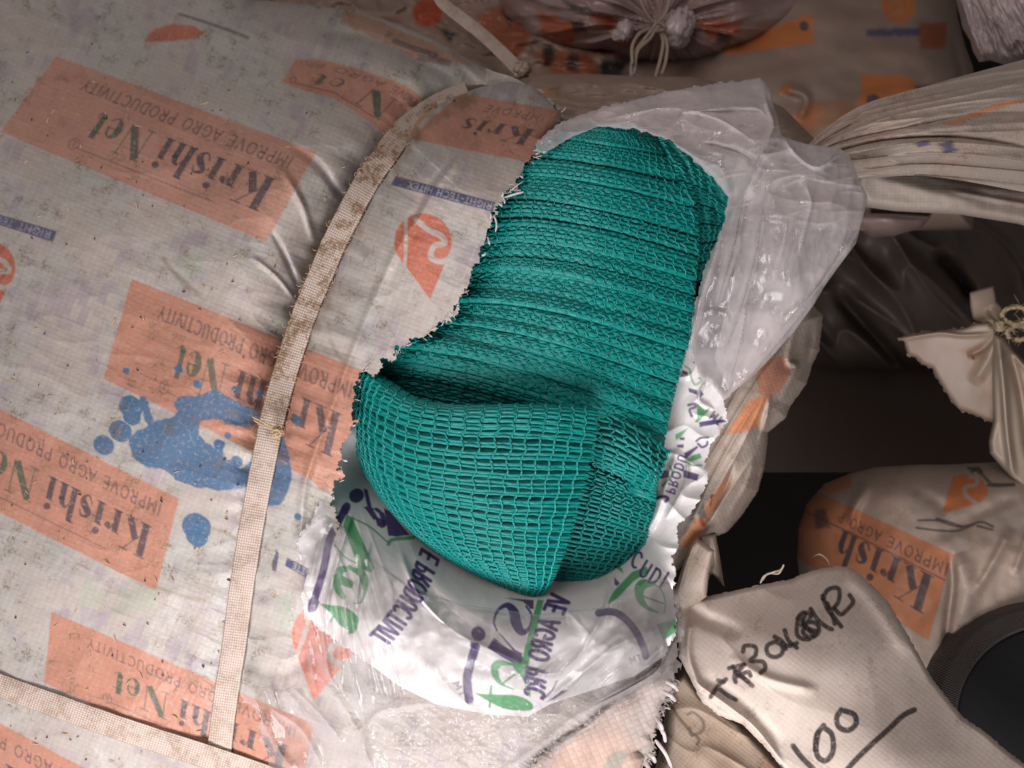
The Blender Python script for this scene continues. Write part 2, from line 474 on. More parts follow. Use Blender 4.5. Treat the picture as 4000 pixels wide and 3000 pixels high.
def cloth_mat(name, base, cells=60, wstr=.5, dirt=.5, rough=.5, dirtcol=(.20, .13, .075), tint=None, speck=.5, wearmask=.25, lilac=.0):
    t = NT(name); uv = t.uv()
    big = t.noise(uv, 3.2, 5, .6); mid = t.noise(uv, 14, 6, .65); fine = t.noise(uv, 90, 4, .7)
    col = t.mix(t.ramp(big, .35, .68), base, tint or (base[0] * 1.06, base[1] * .98, base[2] * .95))
    hgt, rnd = t.weave(uv, cells)
    col = t.mix(t.math('MULTIPLY', t.math('SUBTRACT', 1, hgt), wstr * .40), col, tuple(c * .62 for c in base))
    col = t.mix(t.math('MULTIPLY', rnd, .10 + .14 * wstr), col, tuple(min(1, c * 1.28) for c in base))
    if lilac:
        sx = t.new('Mapping'); t.l(uv, sx.inputs[0]); sx.inputs['Scale'].default_value = (11, 4.5, 1); sx.inputs['Rotation'].default_value = (0, 0, .0)
        bl = t.new('TexVoronoi', distance='CHEBYCHEV'); t.l(sx.outputs[0], bl.inputs['Vector']); bl.inputs['Scale'].default_value = 2.2
        f = t.math('MULTIPLY', t.ramp(bl.outputs['Distance'], .55, .30), t.ramp(t.noise(uv, 4.5, 2), .5, .62))
        col = t.mix(t.math('MULTIPLY', f, lilac), col, (.37, .31, .36))
    at = t.new('Attribute', attribute_name='Print')
    wear = t.math('SUBTRACT', 1, t.math('MULTIPLY', t.ramp(t.noise(uv, 55, 5, .75), .50, .70), wearmask))
    col = t.mix(t.math('MULTIPLY', at.outputs['Alpha'], wear), col, at.outputs['Color'])
    # dirt clings in clouds with finer grain in them, small dark crumbs on top
    dm = t.math('MULTIPLY', t.ramp(mid, .47, .70), t.math('ADD', .22, t.ramp(fine, .44, .62)), clamp=True)
    dm = t.math('MULTIPLY', dm, t.math('ADD', .35, t.ramp(big, .42, .60)), clamp=True)
    col = t.mix(t.math('MULTIPLY', dm, dirt), col, dirtcol)
    vo = t.new('TexVoronoi'); t.l(uv, vo.inputs['Vector']); vo.inputs['Scale'].default_value = 34
    vo.inputs['Randomness'].default_value = 1
    dots = t.math('MULTIPLY', t.ramp(vo.outputs['Distance'], .10, .05), t.ramp(t.noise(uv, 22, 2), .50, .56))
    col = t.mix(t.math('MULTIPLY', dots, speck), col, (.055, .035, .025))
    b = t.new('BsdfPrincipled'); t.l(col, b.inputs['Base Color'])
    b.inputs['Roughness'].default_value = rough
    b.inputs['Specular IOR Level'].default_value = .35
    bh = t.math('ADD', t.math('MULTIPLY', hgt, wstr), t.math('MULTIPLY', t.noise(uv, 40, 5, .65), .28))
    bu = t.new('Bump'); bu.inputs['Strength'].default_value = .34; bu.inputs['Distance'].default_value = .0005
    t.l(bh, bu.inputs['Height']); t.l(bu.outputs[0], b.inputs['Normal'])
    t.l(b.outputs[0], t.out.inputs[0])
    return t.m

def film_mat(name, col, haze, rough=.16, edge=.55, crinkle=2.2):
    """thin polythene: clear where flat, whiter seen edge on, glossy"""
    t = NT(name); uv = t.uv()
    n1 = t.noise(uv, 9, 5, .6)
    bu = t.new('Bump'); bu.inputs['Strength'].default_value = .5; bu.inputs['Distance'].default_value = .0022
    v1 = t.new('TexVoronoi'); v2 = t.new('TexVoronoi')
    wp = t.new('Mapping'); t.l(uv, wp.inputs[0]); wp.inputs['Scale'].default_value = (1, .55, 1); wp.inputs['Rotation'].default_value = (0, 0, .5)
    for v_, s_ in ((v1, 9.0), (v2, 27.0)): t.l(wp.outputs[0], v_.inputs['Vector']); v_.inputs['Scale'].default_value = s_
    h_ = t.math('ADD', t.math('MULTIPLY', v1.outputs['Distance'], crinkle), t.math('MULTIPLY', v2.outputs['Distance'], crinkle * .35))
    t.l(t.math('ADD', h_, t.math('MULTIPLY', t.noise(uv, 40, 4, .6), .35)), bu.inputs['Height'])
    at = t.new('Attribute', attribute_name='Print')
    c = t.mix(at.outputs['Alpha'], col, at.outputs['Color'])
    df = t.new('BsdfDiffuse'); t.l(c, df.inputs[0]); t.l(bu.outputs[0], df.inputs['Normal'])
    tl = t.new('BsdfTranslucent'); t.l(c, tl.inputs[0])
    m1 = t.new('MixShader'); m1.inputs[0].default_value = .22; t.l(df.outputs[0], m1.inputs[1]); t.l(tl.outputs[0], m1.inputs[2])
    tr = t.new('BsdfTransparent'); tr.inputs[0].default_value = (.97, .965, .96, 1)
    lw = t.new('LayerWeight'); lw.inputs['Blend'].default_value = .45
    f = t.math('ADD', haze, t.math('MULTIPLY', lw.outputs['Facing'], edge))
    f = t.math('ADD', f, t.math('MULTIPLY', t.math('SUBTRACT', n1, .5), .22), clamp=True)
    f = t.math('MAXIMUM', f, t.math('MULTIPLY', at.outputs['Alpha'], .93))
    m2 = t.new('MixShader'); t.l(f, m2.inputs[0]); t.l(tr.outputs[0], m2.inputs[1]); t.l(m1.outputs[0], m2.inputs[2])
    gl = t.new('BsdfGlossy'); gl.inputs['Roughness'].default_value = rough; t.l(bu.outputs[0], gl.inputs['Normal'])
    fr = t.new('LayerWeight'); fr.inputs['Blend'].default_value = .32; t.l(bu.outputs[0], fr.inputs['Normal'])
    ff = t.math('MULTIPLY', fr.outputs['Fresnel'], .85, clamp=True)
    m3 = t.new('MixShader'); t.l(ff, m3.inputs[0]); t.l(m2.outputs[0], m3.inputs[1]); t.l(gl.outputs[0], m3.inputs[2])
    t.l(m3.outputs[0], t.out.inputs[0])
    return t.m

def plain_mat(name, col, rough=.5, spec=.4, var=.2, scale=60, bump=.2, trans=0, dist=.0008):
    t = NT(name)
    tc = t.new('TexCoord').outputs['Object']
    n = t.noise(tc, scale, 5, .6)
    c = t.mix(n, tuple(k * (1 - var) for k in col), tuple(min(1, k * (1 + var)) for k in col))
    b = t.new('BsdfPrincipled'); t.l(c, b.inputs['Base Color']); b.inputs['Roughness'].default_value = rough
    b.inputs['Specular IOR Level'].default_value = spec
    bu = t.new('Bump'); bu.inputs['Strength'].default_value = bump; bu.inputs['Distance'].default_value = dist
    t.l(t.noise(tc, scale * 4, 4, .6), bu.inputs['Height']); t.l(bu.outputs[0], b.inputs['Normal'])
    if trans:
        tl = t.new('BsdfTranslucent'); t.l(c, tl.inputs[0])
        m = t.new('MixShader'); m.inputs[0].default_value = trans; t.l(b.outputs[0], m.inputs[1]); t.l(tl.outputs[0], m.inputs[2])
        t.l(m.outputs[0], t.out.inputs[0])
    else:
        t.l(b.outputs[0], t.out.inputs[0])
    return t.m

M_SACK = cloth_mat('woven sack laminate', (.50, .44, .395), cells=44, wstr=.5, dirt=.72, rough=.44, lilac=.55, speck=.55, tint=(.465, .46, .425), wearmask=.5)
M_SACKRAW = cloth_mat('woven sack torn edge', (.60, .53, .49), cells=36, wstr=1.0, dirt=.3, rough=.42, speck=.2, tint=(.56, .40, .33))
M_SIDE = cloth_mat('woven sack side', (.47, .40, .34), cells=62, wstr=.5, dirt=.5, rough=.5)
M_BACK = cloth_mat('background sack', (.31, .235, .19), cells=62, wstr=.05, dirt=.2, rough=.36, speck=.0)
M_NOTE = cloth_mat('marked sack cloth', (.68, .575, .50), cells=46, wstr=.32, dirt=.42, rough=.55, speck=.25, wearmask=.35, tint=(.70, .60, .53))
M_CREAM = cloth_mat('cream sack cloth', (.48, .40, .335), cells=62, wstr=.15, dirt=.3, rough=.42, speck=.1)
M_DARK = plain_mat('dark sack cloth', (.06, .042, .034), .5, .4, .4, 9, .3)
M_FILM = film_mat('clear polythene', (.92, .86, .875), .045, .085, .45, 1.0)
M_FILM2 = film_mat('cloudy polythene', (.90, .82, .83), .24, .11, .75, 2.0)
M_WHITE = film_mat('white printed polythene', (.95, .925, .925), .98, .2, .3, .5)
M_STRAND = plain_mat('frayed white strands', (.75, .70, .68), .4, .5, .1, 80, .1, .2)
M_STRAW = plain_mat('dry straw flecks', (.52, .38, .24), .7, .3, .4, 300, .3)
M_STRAWD = plain_mat('dark crumbs', (.06, .04, .028), .8, .2, .4, 300, .3)
M_NETB = plain_mat('green net shade', (.0, .13, .12), .55, .3, .25, 120, .6)  # backing under the threads, shade of the mesh gaps put into its darker green
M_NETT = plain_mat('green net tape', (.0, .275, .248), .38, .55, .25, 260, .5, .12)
M_NETC = plain_mat('green net stitch', (.01, .345, .32), .32, .6, .2, 300, .3, .12)
M_ROPE = plain_mat('frayed jute rope', (.40, .31, .20), .8, .2, .3, 300, .9)
M_TIE = plain_mat('pale tie string', (.42, .33, .26), .5, .4, .2, 200, .3)
M_RUBR = plain_mat('grey ribbed rubber', (.075, .066, .062), .5, .4, .2, 90, .2)
M_RUBB = plain_mat('black foam', (.010, .010, .011), .8, .2, .3, 200, .5)
M_SHELF = plain_mat('dark shelf board', (.075, .052, .042), .7, .3, .3, 6, .3)
M_WALL = plain_mat('dark store wall', (.03, .025, .025), .9, .1, .3, 5, .2)
M_BOARD = plain_mat('dusty brown fold', (.30, .23, .18), .6, .3, .2, 60, .3)

def strap_mat():
    t = NT('woven packing strap'); uv = t.uv()
    mp = t.new('Mapping'); t.l(uv, mp.inputs[0]); mp.inputs['Rotation'].default_value = (0, 0, math.radians(0))
    hgt, rnd = t.weave(mp.outputs[0], 95)
    n = t.noise(uv, 12, 5, .65)
    col = t.mix(t.math('SUBTRACT', 1, hgt), (.66, .55, .475), (.54, .43, .355))
    at = t.new('Attribute', attribute_name='Print')
    dm = t.math('MULTIPLY', t.ramp(n, .44, .6), t.math('ADD', .4, t.ramp(t.noise(uv, 60, 4, .7), .4, .6)), clamp=True)
    dm = t.math('MULTIPLY', dm, t.math('ADD', .35, t.math('MULTIPLY', at.outputs['Alpha'], .65)))
    col = t.mix(dm, col, (.27, .165, .09))
    b = t.new('BsdfPrincipled'); t.l(col, b.inputs['Base Color']); b.inputs['Roughness'].default_value = .5
    bu = t.new('Bump'); bu.inputs['Strength'].default_value = .7; bu.inputs['Distance'].default_value = .0005
    t.l(hgt, bu.inputs['Height']); t.l(bu.outputs[0], b.inputs['Normal']); t.l(b.outputs[0], t.out.inputs[0])
    return t.m
M_STRAP = strap_mat()

# ------------------------------------------------------------------ setting: shelf, wall, floor
def box(name, c, s, mat, parent=None, rx=0, rz=0):
    import bmesh
    bm = bmesh.new(); bmesh.ops.create_cube(bm, size=1)
    bmesh.ops.scale(bm, vec=s, verts=bm.verts)
    bmesh.ops.bevel(bm, geom=bm.edges[:], offset=min(s) * .08, segments=2, affect='EDGES')
    me = bpy.data.meshes.new(name); bm.to_mesh(me); bm.free(); me.materials.append(mat)
    o = link(name, me, parent); o.location = Vector(c); o.rotation_euler = (rx, 0, rz)
    return o
fl = box('floor', (0, 1.2, -.25), (6, 4, .04), M_WALL); tag(fl, kind='structure')
wl = box('back_wall', (0, 2.0, .8), (6, .05, 2.4), M_WALL); tag(wl, kind='structure')
# ------------------------------------------------------------------ the big opened sack
STRAPC = [(845, 3120), (859, 2911), (886, 2700), (913, 2531), (945, 2290), (985, 2043), (1025, 1830), (1067, 1627), (1110, 1470), (1157, 1320), (1200, 1200),
          (1248, 1085), (1305, 950), (1374, 814), (1450, 680), (1500, 612), (1565, 525), (1650, 452), (1740, 400), (1830, 362)]
TORN = [(2190, 440), (2195, 480), (2120, 560), (2100, 600), (2060, 640), (2000, 730), (1935, 815), (1905, 900), (1890, 960), (1860, 1030), (1820, 1120), (1790, 1190),
        (1740, 1250), (1700, 1290), (1640, 1320), (1600, 1345), (1560, 1350), (1500, 1420), (1455, 1470), (1430, 1440), (1400, 1480), (1400, 1540),
        (1375, 1560), (1380, 1640), (1350, 1740), (1325, 1810), (1332, 1854), (1291, 1937)]
TORN_HID = [(1320, 2050), (1400, 2250), (1520, 2420), (1750, 2580), (2100, 2650), (2400, 2650), (2600, 2590), (2640, 2640), (2600, 2740), (2545, 2850), (2535, 3000), (2560, 3300)]
SACK = [(-350, -260), (880, -150), (1000, 0), (1180, 15), (1300, 30), (1420, 50), (1500, 75), (1620, 120), (1700, 155), (1780, 200), (1850, 245), (1930, 280), (2000, 300), (2100, 350)] + TORN + TORN_HID + [(-350, 3300)]
SACK_D = [(-900, 1500, .66), (-900, 2900, .60), (-600, -500, .95), (0, 0, .82), (500, 0, .80), (1000, 0, .765), (1400, 100, .735), (0, 600, .665), (600, 500, .62), (1100, 450, .605), (1450, 300, .645),
          (0, 1300, .565), (600, 1200, .522), (1000, 1000, .520), (0, 2000, .515), (600, 1900, .487), (0, 2800, .50), (600, 2700, .475), (900, 2400, .468),
          (1200, 2400, .463), (1230, 1700, .470), (1450, 1100, .490), (1700, 1000, .475), (1850, 960, .478), (1700, 620, .505), (2050, 560, .520), (2130, 400, .575), (1900, 320, .62),
          (1560, 1330, .472), (1350, 1800, .468), (1600, 2700, .470), (2100, 2800, .462), (2500, 2850, .475), (2600, 2650, .49), (-600, 3600, .53), (900, 3500, .49)]
sack_base = tps(SACK_D)

def torn_jag(X, Y):
    near = ((X > 1150) & (Y > 380)).astype(float)
    a = fbm(X / 55, Y / 55, 3, 3) * 26 + fbm(X / 10, Y / 10, 9, 2) * 11
    b = fbm(X / 9, Y / 9, 4, 2) * 12
    low = ((X > 2300) & (Y > 2500)).astype(float)
    return near * a + low * b + .0 * X

def groove(pos): return .005 + .014 * sstep(.30, .8, pos) * (1 - .5 * sstep(.88, 1, pos))
def sack_disp(x, y, s):
    u, v = rot(x, y, 22)
    d = .0045 * fbm(x / 520, y / 520, 21, 3)
    d = d + .0008 * ridge(u / 420, v / 190, 33, 2)
    d = d + .00016 * fbm(x / 38, y / 38, 41, 3)
    # pleats where the strap cinches the cloth
    dist, side, pos = line_dist(np.array(STRAPC), x, y)
    n = perlin(pos * 46, dist / 420, 11)
    gat = np.exp(-(dist / 190) ** 2) * sstep(.02, .5, pos)
    d = d + .0036 * n * gat * np.clip(dist / 60, 0, 1)
    d = d - (0 * pos + groove(pos)) * np.exp(-(dist / (90 + 70 * sstep(.4, 1, pos))) ** 2)
    d = d + .016 * sstep(.35, .8, pos) * sstep(1.0, .85, pos) * np.exp(-((side * dist + 300) / 190) ** 2)
    return d

mk = Marks()
# faded show-through of the inner print
for gx, gy, L, ang in ((210, 1050, 900, 103), (480, 1150, 620, 103), (1290, 2250, 700, 100), (330, 2350, 500, 103), (800, 2330, 260, 103), (700, 1020, 250, 103)):
    a = math.radians(ang); dx, dy = math.cos(a), math.sin(a)
    fr = lambda u, v, gx=gx, gy=gy, dx=dx, dy=dy: np.array([gx + u * dx * 300 + v * dy * 130, gy + u * dy * 300 - v * dx * 130])
    fat(mk, fr, 'Krishi Net', 0, 0, .8, .9, (.36, .30, .36), .30)
    sans(mk, fr, 'AGRO PRODUCTIVITY', .1, -.55, .32, .9, (.36, .30, .36), .28)
for q in (((330, 2260), (420, 2330), (400, 2370), (310, 2370)), ((680, 1010), (780, 980), (800, 1070), (700, 1110)), ((480, 2300), (620, 2290), (610, 2380), (440, 2400)),
          ((1080, 2330), (1150, 2300), (1160, 2450), (1090, 2480))):
    mk.poly(q, (.36, .45, .33), .35, 8, 6)
panel(mk, (1038, 943), (6, 513), (221, 221), (1231, 595), ink=.85, fade=.85)
panel(mk, (1345, 1935), (408, 1478), (516, 1092), (1450, 1465), ink=.8)
panel(mk, (608, 2304), (-400, 1800), (-318, 1440), (696, 1949))
panel(mk, (1165, 3120), (174, 2665), (203, 2393), (1225, 2830))
panel(mk, (480, 3450), (-560, 2890), (-500, 2560), (520, 3105))
frg = panel(mk, (2068, 632), (1604, 540), (1800, 367), (2195, 435), 1.12, fade=.95, text=False, tagline=False)
fat(mk, frg, 'Kris', .12, .46, .30, .92, INK, .85)
sans(mk, frg, 'IMPROVE', .12, .14, .14, .72, INK, .6, .16, .2)
# dark, dirtied top: creased edge of another panel
mk.poly([(1350, 40), (1500, 90), (1790, 215), (1840, 255), (1650, 235), (1420, 130), (1330, 85)], (.42, .17, .08), .6, 6, 6)
mk.stroke([(1540, 160), (1620, 190), (1700, 215)], 22, INK, .6); mk.stroke([(1640, 225), (1750, 245)], 26, INK, .5)
# drops, bars
mk.poly([(560, 165), (600, 115), (680, 92), (760, 100), (795, 125), (770, 150), (680, 160)], RED, .8, 4, 3)
mk.stroke([(700, 55), (800, 85), (900, 120), (968, 147)], 12, INK, .6)
logo(mk, -45, 1045, 105, 0)
logo(mk, 1652, 945, 112, -.10)
logo(mk, 1270, 2480, 130, .2, col=(.66, .17, .09), a=.9)
frb = quad_frame((206, 945), (-250, 800), (-230, 770), (222, 903), 9)
mk.poly([frb(0, 0), frb(9, 0), frb(9, 1), frb(0, 1)], NAVY, .85)
sans(mk, frb, 'RIGHT TECH HITEX', .25, .22, .58, .95, (.36, .35, .42), .9, .16, .1)
frb = quad_frame((1925, 828), (1527, 722), (1545, 688), (1935, 790), 9)
mk.poly([frb(0, 0), frb(9, 0), frb(9, 1), frb(0, 1)], NAVY, .92)
sans(mk, frb, 'RIGHT-TECH HITEX', .2, .2, .62, 1.0, (.45, .44, .46), .95, .16, .1)
frb = quad_frame((1215, 2268), (1113, 2210), (1122, 2178), (1228, 2232), 2.6)
mk.poly([frb(0, 0), frb(2.6, 0), frb(2.6, 1), frb(0, 1)], NAVY, .95)
sans(mk, frb, 'ATTE', .15, .2, .62, .9, (.45, .44, .46), .95, .16, .1)
mk.poly([(1064, 2190), (1082, 2150), (1090, 2165), (1078, 2230), (1062, 2228)], NAVY, .9)
mk.poly([(1172, 2124), (1195, 2130), (1190, 2140), (1170, 2136)], NAVY, .9)
# spilled blue paint
BLUE = (.07, .155, .28)
sp = [(545, 1545), (575, 1560), (600, 1640), (660, 1632), (690, 1610), (680, 1570), (720, 1548), (790, 1542), (830, 1525), (880, 1540), (960, 1585), (1018, 1612), (1005, 1655), (950, 1670),
      (900, 1660), (860, 1640), (800, 1640), (775, 1665), (790, 1715), (840, 1745), (850, 1722), (880, 1728), (872, 1760), (880, 1790), (915, 1800), (940, 1830), (985, 1800), (1060, 1780), (1095, 1690), (1125, 1760), (1138, 1860),
      (1110, 1950), (1050, 1975), (1010, 1900), (950, 1910), (860, 1915), (790, 1905), (700, 1880), (640, 1835), (560, 1820), (515, 1770), (505, 1715), (530, 1685), (575, 1662), (560, 1625)]
mk.poly(smooth_line(sp + [sp[0]], 4)[:-1], BLUE, .93, 3.5, 5)
for bx, by, br in ((512, 1585, 44), (515, 1625, 33), (470, 1680, 42), (405, 1735, 38), (768, 2052, 53), (770, 2092, 40), (772, 1500, 16), (918, 1520, 14), (1015, 1535, 13), (698, 1440, 15), (493, 1448, 13),
                   (925, 1800, 22), (1113, 1395, 12), (1160, 1645, 17), (855, 1735, 20), (890, 1700, 13), (1164, 2017, 14), (1150, 1625, 10)):
    mk.stroke([(bx - br * .15, by), (bx + br * .15, by + br * .2)], br * 1.85, BLUE, .96)
# ground-in brown dirt beside the upper strap and in the pleats
r_ = random.Random(77)
for i in range(90):
    k = r_.uniform(.30, .99); j = int(k * (len(STRAPC) - 1)); a = np.array(STRAPC[j]); b = np.array(STRAPC[min(j + 1, len(STRAPC) - 1)]); p = a + (b - a) * r_.random()
    s_ = r_.choice((-1, 1)) * r_.uniform(30, 85)
    mk.poly([(p[0] + s_ - 16, p[1] - 30), (p[0] + s_ + 12, p[1] - 26), (p[0] + s_ + 18, p[1] + 24), (p[0] + s_ - 14, p[1] + 30)], (.20, .125, .065), r_.uniform(.12, .4), 9, 12)
for pl in ([(1075, 640), (1150, 700), (1190, 800)], [(1100, 1010), (1130, 1080), (1180, 1180)], [(640, 1010), (700, 1090), (740, 1130)], [(820, 2060), (900, 2090), (960, 2150)], [(600, 2290), (720, 2330), (820, 2350)], [(1380, 1440), (1330, 1400), (1290, 1330)]):
    mk.stroke(smooth_line(pl, 6), 14, (.22, .14, .075), .45, 8)
# torn printing near the strap on the cut side
mk.poly([(1210, 1850), (1260, 1860), (1290, 1925), (1240, 1910)], ORANGE, .8, 3, 5)
def curve_frame(top, bot, W):
    # reading frame between two traced edges (v=1 top of the letters, v=0 bottom), u runs 0..W
    T_ = smooth_line(top, 12); B_ = smooth_line(bot, 12)
    def f(u, v):
        a = np.array([np.interp(u / W, np.linspace(0, 1, len(T_)), T_[:, i]) for i in (0, 1)]); b = np.array([np.interp(u / W, np.linspace(0, 1, len(B_)), B_[:, i]) for i in (0, 1)])
        return b * (1 - v) + a * v
    return f
frf = curve_frame([(1545, 600), (1500, 525), (1447, 479), (1311, 389), (1180, 352), (1100, 322)], [(1690, 425), (1640, 375), (1582, 334), (1447, 285), (1265, 235), (1155, 232)], 2.2)
mk.poly([frf(k / 20 * 2.2, 0) for k in range(21)] + [frf(2.2 - k / 20 * 2.2, 1) for k in range(21)], ORANGE, .85, 3, 3)
fat(mk, frf, 'K', .12, .38, .46, .75, INK, .9); fat(mk, frf, 'N', .78, .34, .50, .85, GREENINK, .9); fat(mk, frf, 'et', 1.38, .40, .40, .8, GREENINK, .75)
sans(mk, frf, 'IMPROVE AGRO PRO', .2, .1, .15, .95, INK, .6, .16, .1)
mk.stroke([frf(.8, .86), frf(1.4, .84), frf(1.95, .86)], 5, INK, .6); mk.stroke([frf(*p) for p in arc(2.02, .78, .06, .1, 0, 360, 12)], 5, INK, .6)
sack = empty('woven_sack', P(900, 2950, .56), 'big dirty woven sack with orange panels and a blue paint spill, torn open', 'sack')
ARC = [(1565, 530), (1620, 470), (1690, 425), (1770, 383), (1880, 345), (1985, 322), (2075, 340), (2150, 400)]
EDGE = STRAPC[:-5] + [(1500, 612)] + ARC
def left_depth(x, y):
    dist, side, pos = line_dist(np.array(EDGE), x, y)
    k = sstep(.33, .72, pos)
    return sack_base(x, y) + k * (.050 * np.exp(-np.maximum(0, dist * (side < 0)) / 95) + (side > 0) * .012 * np.minimum(1, dist / 60))
def band_roll(x, y):
    dist, side, pos = line_dist(np.array(EDGE), x, y)
    return sstep(.33, .62, pos) * (dist < 150)
def off_line(pts, o):
    L = np.array(pts, float); T = np.gradient(L, axis=0); T /= np.hypot(*T.T)[:, None]
    return [tuple(q) for q in (L + np.stack([-T[:, 1], T[:, 0]], 1) * o)]
i0 = SACK.index((2000, 300))
LEFT_POLY = [(-900, -380)] + SACK[1:i0 + 1] + [(2060, 330)] + off_line(EDGE, 55)[::-1][2:] + [(880, 3300), (-900, 3300)]
BAND_POLY = [(2100, 350)] + TORN + TORN_HID + [(835, 3300)] + off_line(EDGE, -6)
FOLDS = [([(2060, 375), (1950, 440), (1790, 620), (1700, 740), (1650, 830), (1560, 960), (1470, 1150), (1400, 1320), (1330, 1500), (1240, 1740), (1190, 1900), (1170, 2100)], 17, .0028, 'full'),
               ([(2060, 345), (1960, 410), (1800, 590), (1680, 720), (1620, 840)], 16, -.0015, 'full'),
               ([(1120, 560), (1240, 640), (1330, 760), (1380, 800)], 16, -.004), ([(1090, 650), (1180, 800), (1230, 960)], 14, .003), ([(1060, 900), (1120, 1010), (1170, 1130)], 10, -.003),
               ([(980, 1000), (1080, 1080), (1160, 1180)], 9, .0025), ([(640, 1020), (760, 1120), (800, 1180)], 12, -.0015), ([(1500, 70), (1700, 160), (1880, 290), (1990, 330)], 22, .006),
               ([(1250, 120), (1450, 150), (1650, 240), (1800, 330)], 22, -.010), ([(1100, 150), (1350, 200), (1600, 300), (1700, 400)], 40, .006),
               ([(1800, 240), (1900, 330), (2010, 380)], 14, .004)]
sheet('sack_cloth', LEFT_POLY, None, 3.6, M_SACK, sack, disp=sack_disp, marks=mk, base=left_depth, uvang=22, uvs=1.0,
      roll=(170, .05, lambda x, y: ((y < 420) & (x < 1900) | (x < -600)).astype(float)), creases=FOLDS)
sheet('torn_end', BAND_POLY, None, 3.6, M_SACK, sack, disp=lambda x, y, s: sack_disp(x, y, s) + .0022 * sstep(.0, .2, sstep(3000, 2700, y)), jag=torn_jag, marks=mk, base=sack_base, uvang=20, uvs=1.0,
      roll=(85, .030, band_roll), creases=FOLDS)

# a sheet of tape run over the sack along a line
def strap_over(name, line, wid0, wid1, basef, parent, lift=.0016, dirtf=None, uvk=1.0):
    L = smooth_line(line, 10); n = len(L)
    T = np.gradient(L, axis=0); T /= np.hypot(*T.T)[:, None]; N = np.stack([-T[:, 1], T[:, 0]], 1)
    m = 13
    seg = np.hypot(*np.diff(L, axis=0).T); cum = np.concatenate([[0], np.cumsum(seg)])
    V = []; UV = []; A = []
    for k in range(m):
        s = (k / (m - 1) - .5)
        wd = (wid0 + (wid1 - wid0) * cum / cum[-1]) * (1 + .03 * perlin(cum / 60, cum * 0 + k, 3))
        pts = L + N * (wd * s)[:, None]
        d = basef(pts[:, 0], pts[:, 1]) - lift - .0007 * (1 - (2 * s) ** 2) - .0006 * perlin(cum / 90, cum * 0 + .5, 8)
        V.append(P(pts[:, 0], pts[:, 1], d)); UV.append(np.stack([cum, np.full(n, s * 90)], 1) / 1000 * uvk)
        dd = dirtf(pts[:, 0], pts[:, 1]) if dirtf else np.zeros(n)
        A.append(np.column_stack([np.zeros((n, 3)), dd]))
    V = np.array(V); idx = np.arange(m * n).reshape(m, n)
    F = np.stack([idx[:-1, :-1], idx[:-1, 1:], idx[1:, 1:], idx[1:, :-1]], -1).reshape(-1, 4)
    # back side so that the tape has thickness
    Vb = V.copy(); view = Vb - CAMN; Vb = Vb + view / np.linalg.norm(view, axis=2, keepdims=True) * .0008
    nb = m * n
    F2 = (F + nb)[:, ::-1]
    e = np.concatenate([np.stack([idx[0, :-1], idx[0, :-1] + nb, idx[0, 1:] + nb, idx[0, 1:]], 1), np.stack([idx[-1, 1:], idx[-1, 1:] + nb, idx[-1, :-1] + nb, idx[-1, :-1]], 1)])
    VV = np.vstack([V.reshape(-1, 3), Vb.reshape(-1, 3)])
    UV = np.vstack([np.array(UV).reshape(-1, 2)] * 2); A = np.vstack([np.array(A).reshape(-1, 4)] * 2)
    return mesh_np(name, VV, np.vstack([F, F2, e]), M_STRAP, parent, UV, A)

def strap_depth(x, y):
    dist, side, pos = line_dist(np.array(STRAPC), x, y)
    return sack_base(x, y) - .0045 * fbm(x / 520, y / 520, 21, 3) + groove(pos) * .88 - .0012 + .030 * sstep(.86, .97, pos)
strap_over('packing_strap', off_line(STRAPC, 0), 96, 96, strap_depth, sack, lift=.0035, dirtf=lambda x, y: sstep(1900, 1300, y) * .9)
S2 = [(-200, 2600), (0, 2678), (250, 2768), (520, 2862), (868, 2975), (1150, 3075), (1400, 3170)]
strap_over('packing_strap', S2, 92, 96, lambda x, y: sack_base(x, y) - .0045 * fbm(x / 520, y / 520, 21, 3), sack, lift=.0025, dirtf=lambda x, y: x * 0 + .15)

# knot where the strap was sealed
rnd = random.Random(5)
kl = []
for i in range(26):
    c = P(1088 + rnd.uniform(-10, 10), 1685 + rnd.uniform(-14, 14), .4655)
    a = rnd.uniform(0, 6.28); pts = [c + np.array([math.cos(a + k) * .0018, math.sin(a + k * 1.3) * .0018, math.sin(a * 2 + k) * .0014]) for k in range(5)]
    kl.append(smooth_line(pts, 3))
kl.append(smooth_line([P(985, 1628, .4712), P(1030, 1650, .468), P(1088, 1685, .466)], 6))
kl.append(smooth_line([P(990, 1640, .4712), P(1040, 1668, .468), P(1090, 1690, .466)], 6))
tubes('twine_knot', kl, .0006, M_STRAW, sack)

